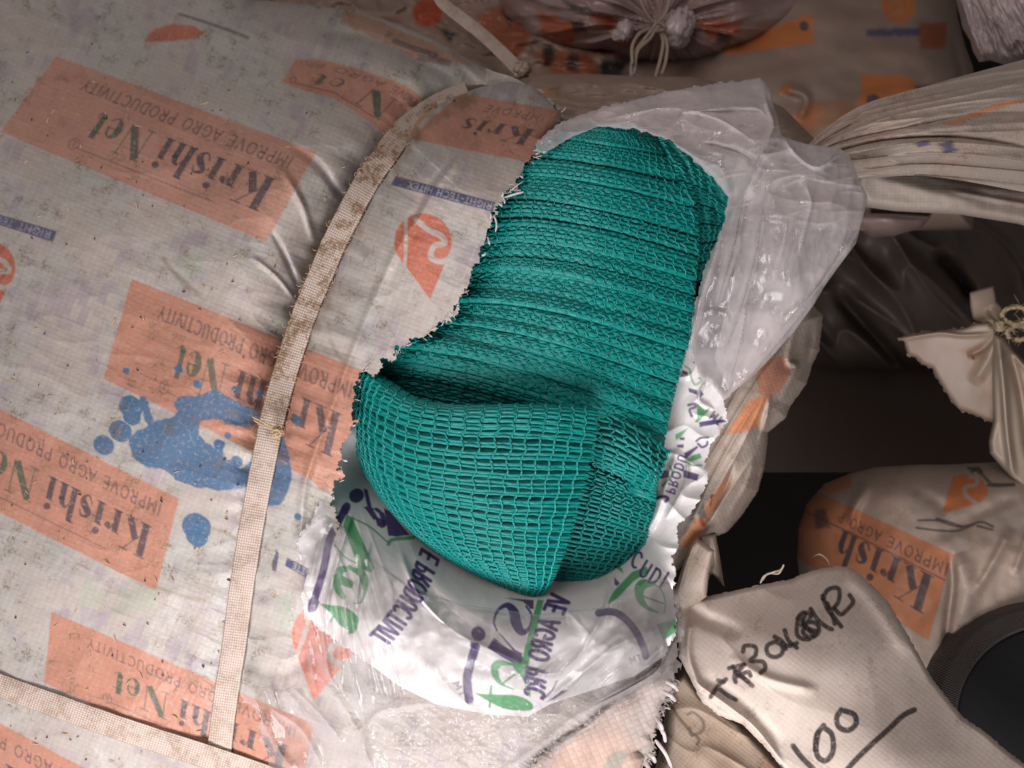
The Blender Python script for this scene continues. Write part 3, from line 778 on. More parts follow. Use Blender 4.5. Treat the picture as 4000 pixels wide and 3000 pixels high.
# frayed ends along the cut
fr_ = []
edge = smooth_line(TORN, 6)
for i in range(60):
    k = rnd.randrange(len(edge)); x, y = edge[k] + np.array([rnd.uniform(-14, 8), rnd.uniform(-10, 10)])
    a = rnd.uniform(-.9, 1.3); L = rnd.uniform(8, 34) * (2.4 if rnd.random() < .12 else 1)
    d0 = float(sack_base(np.array([x]), np.array([y]))[0]) - .002
    bend = rnd.uniform(-1.2, 1.2)
    pts = [(x, y, d0)]
    for j in range(1, 5):
        a2 = a + bend * j / 4
        pts.append((pts[-1][0] + math.cos(a2) * L / 4, pts[-1][1] + math.sin(a2) * L / 4, d0 - .001 * j * rnd.random()))
    fr_.append(P(*np.array(pts).T))
low = smooth_line([(2640, 2640), (2600, 2740), (2545, 2850), (2535, 3000)], 10)
for i in range(45):
    k = rnd.randrange(len(low)); x, y = low[k] + np.array([rnd.uniform(-25, 5), rnd.uniform(-10, 10)])
    a = rnd.uniform(-.9, 1.3); L = rnd.uniform(12, 42)
    d0 = float(sack_base(np.array([x]), np.array([y]))[0]) - .003
    fr_.append(P(*np.array([(x + math.cos(a) * L * j / 4, y + math.sin(a + .2 * j) * L * j / 4, d0 - .0007 * j) for j in range(5)]).T))
tag(tubes('frayed_threads', fr_, [rnd.choice((.0002, .0003, .0007)) for _ in fr_], M_STRAND, sack, 4, .4), kind='stuff')

# torn raw weave hanging at the bottom of the hole
mk = Marks()
mk.poly([(2050, 3150), (2200, 2900), (2420, 2850), (2520, 2950), (2520, 3200)], (.62, .30, .18), .35, 30, 20)
mk.poly([(2370, 2960), (2410, 2925), (2450, 2945), (2430, 3010), (2360, 3030)], (.22, .30, .26), .55, 8, 8)
sheet('torn_lip', [(2100, 2960), (2250, 2850), (2380, 2750), (2480, 2690), (2540, 2640), (2600, 2640), (2640, 2680), (2595, 2740), (2580, 2800), (2560, 2860), (2540, 2870), (2550, 2900), (2490, 2935), (2520, 2960), (2505, 3010), (2540, 3100), (2500, 3260), (1900, 3260)],
      [(2200, 2900, .452), (2550, 2660, .470), (2500, 3000, .462), (2200, 3200, .455)], 3.4, M_SACKRAW, sack, marks=mk, uvang=-24,
      disp=lambda x, y, s: .0010 * fbm(x / 160, y / 160, 3, 2), jag=lambda X, Y: fbm(X / 14, Y / 14, 8, 3) * 15, roll=(60, .006))
lo2 = []
for (x0, y0, x1, y1) in ((2560, 2800, 2590, 2870), (2570, 2830, 2600, 2900), (2520, 2970, 2545, 3060), (2560, 2890, 2625, 3000), (2530, 2940, 2560, 2980), (2600, 2660, 2650, 2700), (2590, 2700, 2640, 2740)):
    lo2.append(P(*smooth_line([(x0, y0, .463), ((x0 + x1) / 2 + 8, (y0 + y1) / 2, .458), (x1, y1, .462)], 5).T))
tubes('loose_tapes', lo2, .0011, M_STRAND, sack, 6, .25)

# side of the sack right of the hole: folded, doubled cloth
mk = Marks()
OR2 = (.66, .27, .13)
mk.poly([(3010, 1400), (3060, 1390), (3085, 1440), (3075, 1490), (3040, 1530), (2990, 1580), (2955, 1520), (2960, 1440)], (.58, .25, .16), .9, 3, 8)
mk.poly([(2990, 1545), (2975, 1620), (2960, 1670), (2900, 1690), (2830, 1695), (2880, 1630), (2930, 1560)], OR2, .95, 3, 4)
mk.poly([(2850, 1840), (2840, 1895), (2790, 1985), (2765, 2030), (2740, 2090), (2700, 2140), (2650, 2130), (2700, 2050), (2780, 1940)], OR2, .9, 3, 3)
mk.poly([(2748, 1955), (2760, 2020), (2735, 2035), (2722, 2005)], (.16, .19, .17), .9)
mk.stroke([(2740, 2035), (2748, 2050)], 16, (.5, .06, .03), .9)
mk.stroke([(2778, 1940), (2785, 1935)], 12, INK, .7); mk.stroke([(2782, 1935), (2775, 1975)], 6, INK, .7)
mk.stroke([(2700, 2030), (2715, 2025), (2712, 2040)], 9, INK, .5)
sheet('side_fold', [(3130, 1150), (3215, 1230), (3200, 1370), (3175, 1420), (3150, 1500), (3085, 1590), (3070, 1630), (3000, 1690), (2995, 1760), (2985, 1830), (2960, 1920), (2900, 2010), (2840, 2080), (2790, 2100), (2700, 2170), (2620, 2260), (2560, 2330),
      (2480, 2150), (2540, 1980), (2590, 1850), (2640, 1750), (2690, 1600), (2800, 1400), (2950, 1250)],
      [(3150, 1200, .56), (3050, 1450, .535), (2900, 1700, .52), (2980, 1800, .545), (2800, 2000, .525), (2900, 2000, .545), (2620, 2250, .515), (2520, 2100, .53), (2600, 1850, .535), (2700, 1600, .54), (3180, 1350, .575)], 3.4, M_SIDE, sack, marks=mk, uvang=-20,
      roll=(90, .05, lambda x, y: sstep(-20, 60, (x - 2560) - (2250 - y) * .25)),
      creases=[([(3120, 1250), (3080, 1400), (3110, 1440), (3050, 1560), (2995, 1640), (2990, 1760)], 14, .006), ([(3180, 1250), (3150, 1420), (3060, 1540), (3000, 1620)], 14, -.006),
               ([(2870, 1800), (2845, 1880), (2790, 1990), (2750, 2070)], 9, -.009, 'sharp'), ([(2900, 1740), (2830, 1860), (2760, 1960), (2690, 2060)], 30, .005),
               ([(2975, 1800), (2940, 1930), (2860, 2040), (2790, 2090)], 8, -.006, 'sharp'), ([(2950, 1780), (2915, 1900), (2840, 2020)], 12, .004), ([(3010, 1540), (2990, 1640), (2960, 1740)], 9, .004)],
      disp=lambda x, y, s: .0003 * fbm(x / 60, y / 60, 13, 3) + .0035 * ridge(*[a / b for a, b in zip(rot(x, y, -60), (900, 75))], 14, 1), jag=lambda X, Y: fbm(X / 16, Y / 16, 8, 3) * 2)
# dusty pleat that sticks out below it
sheet('corner_pleat', [(2660, 2230), (2700, 2120), (2722, 2100), (2790, 2150), (2770, 2240), (2760, 2330), (2650, 2420), (2630, 2330)], [(2700, 2120, .515), (2790, 2160, .50), (2700, 2300, .505), (2640, 2330, .51), (2660, 2420, .53)], 3.6, M_SIDE, sack, uvang=30,
      creases=[([(2722, 2100), (2680, 2200), (2650, 2320)], 10, .004)], roll=(22, .008))
sheet('corner_pleat', [(2740, 2090), (2795, 2085), (2810, 2160), (2830, 2290), (2780, 2240), (2740, 2320), (2700, 2400), (2690, 2300)], [(2750, 2100, .53), (2830, 2280, .545), (2700, 2380, .535), (2800, 2150, .55)], 3.6, M_SIDE, sack, uvang=-20,
      creases=[([(2770, 2100), (2780, 2200), (2745, 2310)], 8, -.006)], roll=(18, .008))

# far lip of the sack, above the hole
mk = Marks()
mk.poly([(2100, 350), (2180, 352), (2180, 375), (2110, 380)], (.40, .17, .07), .6, 6, 6)
mk.stroke([(2160, 440), (2230, 440)], 24, INK, .45)
sheet('sack_rim', [(2040, 345), (2080, 300), (2130, 288), (2300, 288), (2500, 298), (2700, 300), (2900, 340), (3060, 420), (3200, 560), (3260, 700), (3000, 760), (2800, 640), (2500, 500), (2300, 520), (2160, 560), (2130, 430)],
      [(2100, 320, .63), (2500, 320, .64), (2900, 380, .64), (3200, 600, .62), (2300, 480, .60), (2160, 520, .57), (2600, 480, .60), (3000, 700, .58)], 4.5, M_BACK, sack, marks=mk, roll=(60, .03), uvang=10,
      creases=[([(2150, 350), (2300, 380), (2500, 370), (2700, 400)], 14, -.005), ([(2120, 400), (2300, 430), (2500, 420)], 12, .004), ([(2200, 330), (2400, 320), (2650, 330)], 16, .004)],
      disp=lambda x, y, s: .003 * ridge(x / 260, y / 50, 51, 2) + .001 * fbm(x / 60, y / 60, 2, 3))

# gathered neck running off to the right
mk = Marks()
mk.poly([(3690, 480), (3720, 490), (3850, 440), (3990, 400), (4020, 385), (3900, 400), (3780, 450)], (.62, .26, .12), .95, 3, 3)
mk.poly([(3570, 560), (3620, 545), (3640, 565), (3590, 575)], NAVY, .8); mk.poly([(3670, 560), (3720, 548), (3740, 590), (3690, 600)], NAVY, .85)
mk.poly([(3380, 545), (3520, 500), (3540, 515), (3400, 565)], (.50, .30, .25), .5, 6, 5)
rows = []
for k in range(9):
    t = k / 8
    a = np.array([3070, 640 + 45 * t]); b = np.array([3330, 430 + 270 * t]); c = np.array([3640, 330 + 360 * t]); e = np.array([4160, 190 + 590 * t])
    bul = .03 * math.sin(math.pi * t)
    rows.append([(a[0], a[1], .56 - bul * .3), (b[0], b[1], .55 - bul * .7), (c[0], c[1], .56 - bul), (e[0], e[1], .60 - bul)])
def neck_disp(u, v, x, y):
    k = v * 5 + .9 * perlin(u * 1.5, v * 3, 5) + .25 * u
    s = (k - np.floor(k))
    amp = .3 + .8 * np.abs(perlin(np.floor(k) * 3.7 + .5, np.full_like(k, .3), 3)) * 2
    return .016 * amp * (np.sqrt(s + .001) * (1 - s) ** .4) + 0.0030 * ridge(u * 1.6, v * 8, 6, 1) + .0010 * ridge(u * 9, v * 9, 16, 2) + .0003 * fbm(x / 30, y / 30, 4, 3)
gridsurf('sack_neck', rows, M_SIDE, sack, 12 if False else 24, neck_disp, mk, uvang=-22)
# smooth flap under the neck
sheet('neck_flap', [(3360, 640), (3600, 660), (3800, 700), (4150, 740), (4150, 910), (3950, 870), (3750, 838), (3500, 825), (3385, 810), (3330, 740)],
      [(3360, 660, .56), (3370, 800, .57), (3700, 680, .585), (3700, 830, .575), (4150, 760, .62), (4150, 900, .61)], 5, M_SIDE, sack, roll=(40, .02), creases=[([(3700, 740), (3900, 780), (4150, 820)], 10, .003), ([(3400, 700), (3600, 740), (3850, 800)], 30, .005)],
      disp=lambda x, y, s: .0008 * fbm(x / 90, y / 60, 3, 2))
# ------------------------------------------------------------------ green shade net, folded
class Patch:
    def __init__(s, rows, n=16, disp=None):
        A = np.array([smooth_line(r, n) for r in rows])
        B = np.array([smooth_line(A[:, j], n) for j in range(A.shape[1])]).transpose(1, 0, 2)
        s.nv, s.nu = B.shape[:2]
        V, U = np.meshgrid(np.linspace(0, 1, s.nv), np.linspace(0, 1, s.nu), indexing='ij')
        x, y, d = B[..., 0], B[..., 1], B[..., 2]
        if disp: d = d - disp(U, V, x, y)
        s.x, s.y = x, y
        s.G = P(x, y, d)
        gu = np.gradient(s.G, axis=1); gv = np.gradient(s.G, axis=0)
        N = np.cross(gv, gu); N /= np.linalg.norm(N, axis=2, keepdims=True) + 1e-12
        sgn = np.sign((N * (CAMN - s.G)).sum(-1, keepdims=True).mean()); s.N = N * sgn
    def at(s, u, v):
        fu = np.clip(u, 0, .99999) * (s.nu - 1); fv = np.clip(v, 0, .99999) * (s.nv - 1)
        i = fu.astype(int); j = fv.astype(int); a = (fu - i)[..., None]; b = (fv - j)[..., None]
        def f(G): return (G[j, i] * (1 - a) + G[j, i + 1] * a) * (1 - b) + (G[j + 1, i] * (1 - a) + G[j + 1, i + 1] * a) * b
        return f(s.G), f(s.N)

def knit(name, pt, parent, segs, nchain, stitch, ntape, seed, chain_r=.00042, tape_w=.0011, amp=.006, lift=.0012, phase_jit=True, tape_var=.25, gapnoise=0, base_off=.0012, loose=0):
    """segs: list of (v0, v1) layers; each gets chains across it (zigzag loops) and flat tapes along it"""
    r = random.Random(seed); chains = []; tapes = []; tw = []
    for si, (v0, v1, nt) in enumerate(segs):
        ph = r.random() if phase_jit else 0
        nst = max(2, int(round((v1 - v0) * stitch)))
        for c in range(nchain + 1):
            u0 = (c + ph) / nchain
            if u0 > .998: continue
            m = nst * 4 + 1
            t = np.linspace(0, 1, m); v = v0 + (v1 - v0) * t
            k = t * nst
            wob = amp * (.9 + .5 * r.random())
            jit = np.array([r.gauss(0, 1) for _ in range(m)]) * amp * (.10 + loose)
            p0 = r.uniform(-.4, .4) if loose > .15 else 0
            zig = np.abs(((k + p0) % 2) - 1) * 2 - 1
            for st in (0, 1):
                du = wob * zig + amp * .55 * np.sin(2 * math.pi * (k + st * .5)) + jit
                pos, nn = pt.at(u0 + du, v)
                hh = lift * (.85 + .55 * np.cos(2 * math.pi * (k + .5 * st)))
                chains.append(pos + nn * hh[:, None])
        for q in range(nt):
            vv = v0 + (v1 - v0) * (q + .5) / nt
            m = nchain * 3
            u = np.linspace(0.0, 1, m)
            dv = (v1 - v0) / nt * .22 * perlin(u * nchain * .45 + q * 7.3, np.full(m, si * 3.1 + q), seed)
            pos, nn = pt.at(u, vv + dv)
            hh = lift * (.30 + .30 * np.sin(u * nchain * math.pi * 2 + q * math.pi + r.random() * .8)) + .0002 * r.random()
            tapes.append(pos + nn * hh[:, None]); tw.append(tape_w * (1 + tape_var * r.uniform(-1, 1)))
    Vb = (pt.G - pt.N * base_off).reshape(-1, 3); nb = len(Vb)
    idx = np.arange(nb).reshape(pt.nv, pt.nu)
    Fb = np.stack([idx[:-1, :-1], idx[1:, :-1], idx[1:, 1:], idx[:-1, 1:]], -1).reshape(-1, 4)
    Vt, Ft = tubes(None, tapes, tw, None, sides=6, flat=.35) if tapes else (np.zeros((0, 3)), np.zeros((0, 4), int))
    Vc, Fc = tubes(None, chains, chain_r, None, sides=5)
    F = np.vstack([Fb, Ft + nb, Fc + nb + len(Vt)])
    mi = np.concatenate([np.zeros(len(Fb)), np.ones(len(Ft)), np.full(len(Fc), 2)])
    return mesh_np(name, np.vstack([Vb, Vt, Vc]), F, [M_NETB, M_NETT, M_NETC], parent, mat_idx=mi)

net = empty('net_roll', P(2000, 2300, .55), 'thick folded bundle of green knitted shade net bulging out of the torn sack', 'net bundle')
# layers: fractions down the stack, uneven
rr = random.Random(12)
cuts = [0]
for wdt in (120, 85, 74, 100, 62, 82, 58, 70, 90, 60, 76, 52, 70, 84, 66, 58, 74, 60, 80): cuts.append(cuts[-1] + wdt)
cuts = [c / cuts[-1] for c in cuts]
Lc = smooth_line([(2300, 490), (2100, 570), (1985, 710), (1890, 850), (1860, 1010), (1800, 1120), (1720, 1230), (1600, 1300), (1470, 1400), (1400, 1520), (1395, 1650)], 8)
Rc = smooth_line([(2500, 497), (2680, 660), (2722, 840), (2730, 1000), (2710, 1150), (2700, 1290), (2660, 1440), (2625, 1580), (2600, 1700), (2575, 1830), (2560, 1960)], 8)
rows = []
for k in range(12):
    t = k / 11
    a = Lc[int(t * (len(Lc) - 1))]; b = Rc[int(t * (len(Rc) - 1))]
    row = []
    for j in range(7):
        s = j / 6
        p = a * (1 - s) + b * s
        up = 55 * math.sin(math.pi * s ** .8) * (1 - .3 * t)
        d = .482 + .045 * (1 - t) ** 2 - .020 * math.sin(math.pi * min(1, s * .95 + .03)) ** .8 + .016 * s * s + .014 * t * (1 - s)
        row.append((p[0], p[1] - up * min(1, t * 3), d))
    rows.append(row)
def stack_disp(U, V, x, y):
    # each folded layer is a soft ridge; the crease between two layers is narrow and deep
    c = np.array(cuts); Vw = V + .015 * perlin(U * 1.8, V * 3, 6) + .0035 * perlin(U * 9, V * 9, 7)
    k = np.clip(np.searchsorted(c, np.clip(Vw, 0, .9999).ravel(), side='right') - 1, 0, len(c) - 2).reshape(V.shape)
    t = (Vw - c[k]) / (c[k + 1] - c[k])
    hk = np.array([.0012, .0014, .0040, .0012, .0016, .0034, .0012, .0022, .0014, .0042, .0014, .0026, .0016, .0046, .0018, .0036, .0022, .0050, .003])[k % 19]
    fade = .55 + .45 * perlin(U * 3 + k * 3.7, k * 1.3 + .2 + V * 0, 9)
    hk = .85 * hk * (.55 + .6 * fade)
    d = hk * (1 - np.abs(2 * np.clip(t, 0, 1) - 1) ** 5) + hk * .5 * (np.clip(t, 0, 1) - .5)
    pocket = -.030 * sstep(.80, .93, V) * sstep(.97, .80, U)         # the front fold leaves a dark pocket behind it
    return d + pocket + .0022 * fbm(U * 3, V * 5, 14, 3)
pt = Patch(rows, 22, stack_disp)
segs = [(cuts[i] + .003, cuts[i + 1] - .003, max(3, int(round((cuts[i + 1] - cuts[i]) * 1421 / 14)))) for i in range(len(cuts) - 1)]
knit('folded_layers', pt, net, segs, 22, 42, 0, 3, chain_r=.00040, tape_w=.00155, amp=.0080, lift=.0015, loose=.7, tape_var=.3)

# dark recess of net at the upper right, behind the film
rows = [[(2560, 520, .53), (2700, 600, .535), (2850, 720, .54)], [(2640, 680, .52), (2740, 720, .535), (2850, 800, .55)],
        [(2680, 900, .525), (2760, 900, .54), (2820, 900, .56)], [(2660, 1120, .52), (2720, 1100, .54), (2760, 1080, .56)]]
pt = Patch(rows, 10, lambda U, V, x, y: .004 * ridge(U * 4, V * 2.5, 5, 2))
knit('recessed_layer', pt, net, [(i / 8 + .004, (i + 1) / 8 - .004, 5) for i in range(8)], 6, 40, 0, 8, amp=.03, loose=.3)

# lower right layer, below the dark gap
rows = [[(2180, 1780, .495), (2360, 1845, .492), (2480, 1905, .492), (2590, 1960, .502)], [(2150, 1930, .487), (2330, 1970, .484), (2470, 2020, .486), (2575, 2060, .50)],
        [(2120, 2100, .484), (2290, 2130, .481), (2410, 2150, .486), (2500, 2170, .50)], [(2080, 2240, .488), (2230, 2260, .487), (2330, 2265, .492), (2420, 2260, .503)],
        [(2060, 2330, .498), (2200, 2320, .498), (2290, 2310, .502), (2370, 2290, .51)]]
pt = Patch(rows, 14, lambda U, V, x, y: .0012 * fbm(U * 3, V * 3, 3, 2) - .006)
knit('lower_layer', pt, net, [(i / 6, (i + 1) / 6, 6) for i in range(6)], 11, 30, 0, 5, amp=.013, phase_jit=False, tape_w=.0010)
# tongue of folded net above the gap
rows = [[(2280, 1590, .482), (2400, 1620, .482), (2520, 1690, .484), (2620, 1760, .492)], [(2300, 1690, .476), (2420, 1720, .474), (2530, 1790, .476), (2585, 1840, .488)],
        [(2310, 1760, .478), (2410, 1800, .474), (2510, 1850, .477), (2570, 1890, .488)], [(2320, 1815, .488), (2400, 1850, .484), (2490, 1890, .486), (2560, 1925, .495)]]
pt = Patch(rows, 12, lambda U, V, x, y: .0010 * fbm(U * 3, V * 3, 7, 2))
knit('folded_tongue', pt, net, [(0, .45, 5), (.47, 1, 6)], 7, 18, 0, 6, amp=.018, loose=.2)

# the big front fold: a rolled-over end of net, left side rounding away
rows = []
TOPL = [(1405, 1430, .492), (1450, 1462, .478), (1530, 1520, .466), (1640, 1575, .456), (1800, 1592, .449), (2000, 1590, .446), (2180, 1594, .448), (2332, 1608, .454)]
R1 = [(1392, 1520, .498), (1425, 1540, .478), (1500, 1580, .460), (1620, 1630, .449), (1790, 1655, .442), (1990, 1660, .440), (2170, 1668, .443), (2330, 1690, .450)]
R2 = [(1384, 1640, .505), (1412, 1680, .480), (1480, 1740, .458), (1600, 1800, .445), (1770, 1830, .438), (1960, 1845, .436), (2130, 1850, .440), (2300, 1850, .448)]
R3 = [(1405, 1790, .512), (1440, 1830, .486), (1510, 1890, .462), (1620, 1950, .448), (1770, 1985, .440), (1940, 2010, .438), (2100, 2020, .442), (2250, 2025, .450)]
R4 = [(1480, 1930, .516), (1520, 1975, .492), (1590, 2035, .470), (1690, 2090, .456), (1810, 2130, .448), (1950, 2155, .446), (2085, 2170, .449), (2200, 2175, .456)]
R5 = [(1600, 2060, .522), (1650, 2105, .500), (1720, 2155, .482), (1800, 2195, .470), (1890, 2230, .463), (1990, 2255, .460), (2090, 2275, .461), (2155, 2280, .467)]
R6 = [(1740, 2160, .530), (1780, 2190, .512), (1830, 2220, .497), (1890, 2250, .487), (1950, 2280, .480), (2010, 2305, .476), (2070, 2325, .475), (2115, 2332, .479)]
R0 = [(1425, 1400, .52), (1470, 1440, .51), (1545, 1500, .49), (1650, 1568, .472), (1800, 1600, .462), (2000, 1600, .458), (2180, 1602, .460), (2332, 1612, .463)]
rows = [R0, TOPL, R1, R2, R3, R4, R5, R6]
pt = Patch(rows, 14, lambda U, V, x, y: .0011 * fbm(U * 3, V * 3, 33, 3))
nn = 26
knit('front_fold', pt, net, [(0.06, .9995, 0)], 22, 33, 0, 9, chain_r=.00036, amp=.0038, loose=.13, lift=.0012, phase_jit=False, base_off=.0030)
# its weft tapes, spaced so that dark gaps show between them
def weft(name, pt, n, u0, u1, nch, seed, wd):
    r = random.Random(seed); T = []; W_ = []
    for q in range(n):
        v = .05 + .95 * (q + .5) / n
        m = nch * 4
        u = np.linspace(u0, u1, m)
        pair = (q % 2) * 2 - 1
        vv = v - .14 / n * pair + (.05 / n) * pair * np.cos(u * nch * 2 * math.pi) + .26 / n * perlin(u * nch * .4, np.full(m, q * 1.7), seed)
        pos, nrm = pt.at(u, vv)
        h = .00035 + .0003 * np.sin(u * nch * math.pi + q * math.pi)
        T.append(pos + nrm * h[:, None]); W_.append(wd * r.uniform(.75, 1.25))
    V, F = tubes(None, T, W_, None, sides=6, flat=.3)
    return mesh_np(name, V, F, M_NETT, net)
wf = weft('front_fold_weft', pt, 66, 0.0, 1, 22, 4, .00086)

# ------------------------------------------------------------------ white printed inner bag
PU = (.085, .045, .19); GR = (.10, .42, .17)
mk = Marks()
def pq(*pts): return [(1000 + x * .7233, 1800 + y * .7233) for x, y in pts]
def pk(*pts): return [(2400 + x * .27125, 1850 + y * .27125) for x, y in pts]
def pm(*pts): return [(2550 + x * .36166, 1300 + y * .36166) for x, y in pts]
mk.stroke(smooth_line(pq((490, 245), (440, 340), (395, 435), (375, 540), (350, 640), (325, 720), (300, 800)), 5), 30, PU, .95)
mk.poly(pq((465, 240), (510, 255), (495, 290), (450, 280)), PU, .95); mk.poly(pq((280, 780), (290, 740), (345, 760), (320, 820), (285, 795)), PU, .95)
mk.poly(pq((490, 290), (520, 305), (640, 575), (625, 605), (555, 580), (470, 350)), GR, .95)
mk.stroke(smooth_line(pq((525, 310), (620, 360), (700, 430), (720, 440)), 5), 6, GR, .95); mk.stroke(smooth_line(pq((425, 455), (480, 520), (560, 560)), 5), 6, GR, .95)
mk.stroke(smooth_line(pq((715, 450), (740, 425), (850, 415)), 5), 14, GR, .9)
mk.stroke(smooth_line(pq((505, 575), (450, 600), (440, 680), (470, 735)), 6), [22 + 10 * math.sin(k / 18 * 3.14) for k in range(19)], GR, .95)
mk.stroke(smooth_line(pq((505, 580), (570, 610), (590, 680), (570, 760), (530, 770)), 6), [8, 14, 18, 22, 26, 28, 30, 32, 32, 32, 30, 26, 22, 18, 14, 12, 9, 8, 7, 6, 6, 6, 5, 5, 5], GR, .95)
mk.poly(pq((450, 610), (535, 655), (515, 690), (435, 660)), GR, .9)
mk.poly(smooth_line(pq((340, 770), (410, 780), (480, 790), (540, 830), (555, 870), (535, 925), (495, 935), (500, 915), (455, 890), (400, 820), (340, 770)), 4), GR, .95)
mk.stroke(pq((425, 820), (405, 865)), 9, GR, .9)
mk.stroke(pq((540, 190), (546, 186)), 54, PU, .95)
mk.poly(pq((580, 150), (602, 155), (625, 250), (660, 310), (635, 320), (595, 265), (580, 250), (600, 245)), PU, .95)
mk.stroke(smooth_line(pq((625, 260), (650, 262), (680, 290), (695, 340)), 5), [6] * 5 + [14] * 5 + [20] * 6, PU, .95)
mk.poly(pq((640, 300), (700, 320), (700, 355), (680, 365), (655, 350)), PU, .95)
mk.poly(pq((690, 255), (720, 270), (830, 400), (760, 410), (715, 405)), PU, .95)
# mirrored lettering helper: baseline from a to b, height vector n, text reads mirrored
def along(a, b, hgt, side=1, bend=0):
    a = np.array(a, float); b = np.array(b, float); t = b - a; L = np.hypot(*t); t /= L; n = np.array([-t[1], t[0]]) * side
    def f(u, v):
        u = np.asarray(u, float); v = np.asarray(v, float)
        return a + np.stack([t[0] * u + n[0] * v, t[1] * u + n[1] * v], -1) * hgt + np.stack([n[0] * bend * (u * (L / hgt - u)) / (L / hgt) ** 2 * 4, n[1] * bend * (u * (L / hgt - u)) / (L / hgt) ** 2 * 4], -1)
    return f
A_, B_ = pq((985, 530), (640, 1060))
sans(mk, along(A_, B_, 76, 1, -34), 'E PRODUCTIVIT', 0, 0, 1, .55, PU, .95, .19, .07)
# middle group
mk.stroke(pq((1198, 930), (1204, 938)), 52, PU, .95)
mk.stroke(smooth_line(pq((1185, 1005), (1160, 1090), (1140, 1180), (1152, 1290)), 6), 35, PU, .95); mk.poly(pq((1160, 975), (1196, 990), (1190, 1015), (1155, 1000)), PU, .9)
s_ = smooth_line(pq((1300, 915), (1285, 870), (1305, 810), (1355, 780), (1392, 815), (1405, 875), (1435, 925), (1475, 905), (1490, 840), (1460, 785)), 6)
mk.stroke(s_, [8 + 34 * math.exp(-((k / (len(s_) - 1) - .52) / .20) ** 2) for k in range(len(s_))], PU, .95)
mk.poly(pq((1250, 1010), (1285, 955), (1340, 1000), (1445, 1060), (1440, 1100), (1400, 1100), (1330, 1060)), PU, .95)
mk.poly(pq((1310, 930), (1325, 940), (1400, 1020), (1440, 1040), (1435, 1060), (1390, 1030)), PU, .9)
mk.poly(pq((1345, 740), (1500, 752), (1500, 800), (1480, 800), (1470, 785), (1440, 760)), PU, .92)
mk.poly(pq((1520, 750), (1555, 752), (1520, 900), (1470, 1110), (1430, 1100), (1480, 900)), GR, .95)
mk.stroke(smooth_line(pq((1390, 1100), (1310, 1095), (1290, 1140), (1320, 1200), (1390, 1235)), 6), [10, 12, 14, 18, 22, 26, 30, 32, 34, 34, 34, 32, 30, 28, 26, 22, 20, 18, 15, 12, 10, 8, 7, 6, 6], GR, .95)
mk.stroke(smooth_line(pq((1390, 1100), (1440, 1140), (1470, 1220), (1480, 1270)), 6), [10, 18, 26, 30, 34, 34, 32, 30, 26, 22, 20, 18, 14, 12, 10, 8, 8, 6, 6], GR, .95)
mk.poly(pq((1385, 1075), (1490, 1130), (1495, 1165), (1440, 1140)), GR, .9)
mk.stroke(pq((1330, 1205), (1400, 1150)), 8, GR, .9)
mk.poly(smooth_line(pq((1180, 1255), (1240, 1260), (1300, 1262), (1420, 1270), (1490, 1310), (1488, 1345), (1420, 1350), (1330, 1335), (1260, 1300), (1180, 1255)), 4), GR, .95)
mk.stroke(pq((1270, 1215), (1262, 1330)), 9, GR, .9)
sans(mk, along(*pq((1105, 1275), (1055, 1180)), 24, 1), 'TM', 0, 0, 1, 1.4, PU, .9, .16, .2)
A_, B_ = pq((1700, 745), (1555, 1290))
sans(mk, along(A_, B_, 76, 1, 26), 'VE AGRO PRC', 0, 0, 1, .59, PU, .95, .2, .12)
mk.poly(pq((1570, 1300), (1670, 1225), (1682, 1240), (1610, 1290)), PU, .85); mk.stroke(pq((1550, 1290), (1600, 1240), (1625, 1190)), 7, PU, .8)
# right group
mk.stroke(smooth_line(pq((1850, 822), (1925, 815), (1990, 850), (2050, 920), (2090, 1000), (2105, 1055)), 6), 29, PU, .92)
sans(mk, along(*pq((2085, 1075), (2020, 1095)), 22, 1), 'TM', 0, 0, 1, 1.2, PU, .9, .16, .2)
mk.poly(pq((1905, 750), (1935, 700), (2030, 600), (2110, 570), (2120, 600), (2040, 650), (1950, 745), (1900, 775)), GR, .95)
mk.stroke(smooth_line(pq((2150, 665), (2085, 670), (2070, 730), (2110, 790), (2170, 820)), 6), [14, 18, 24, 30, 36, 40, 42, 42, 40, 38, 36, 34, 32, 30, 28, 26, 24, 20, 18, 16, 14, 12, 10, 8, 6], GR, .95)
mk.stroke(smooth_line(pq((2150, 665), (2190, 700), (2210, 760), (2205, 820)), 6), 5, GR, .9); mk.stroke(pq((2085, 730), (2200, 770)), 7, GR, .9)
mk.poly(pk((290, 1690), (340, 1600), (350, 1700)), GR, .9)
mk.poly([(2565, 2440), (2640, 2415), (2650, 2460), (2610, 2490), (2590, 2500)], GR, .95)
sans(mk, along(*pk((230, 1270), (850, 1640)), 60, -1, -30), 'CUDI', 0, 0, 1, .75, PU, .95, .17, .25)
mk.poly(pk((0, 1490), (60, 1560), (80, 1580), (40, 1620), (0, 1600)), PU, .9); mk.poly(pk((0, 1330), (60, 1320), (110, 1370), (130, 1440), (80, 1400), (20, 1360)), GR, .9)
mk.poly(pk((290, 540), (350, 560), (470, 575), (495, 600), (400, 605), (290, 590)), PU, .9); mk.poly(pk((165, 810), (250, 740), (270, 750), (180, 860)), PU, .9); mk.poly(pk((0, 1130), (80, 1075), (60, 1110), (0, 1170)), PU, .9)
mk.poly(pk((200, 700), (260, 715), (230, 745)), PU, .9); mk.stroke(smooth_line(pk((300, 760), (340, 740), (355, 690)), 5), 9, PU, .9); mk.poly(pk((505, 465), (545, 455), (540, 485)), PU, .9)
for i in range(40):
    a = rnd.uniform(310, 500); b = rnd.uniform(760, 920); q = pk((a, b))[0]; mk.stroke([q, (q[0] + 3, q[1] + 5)], rnd.uniform(3, 7), PU, .5)
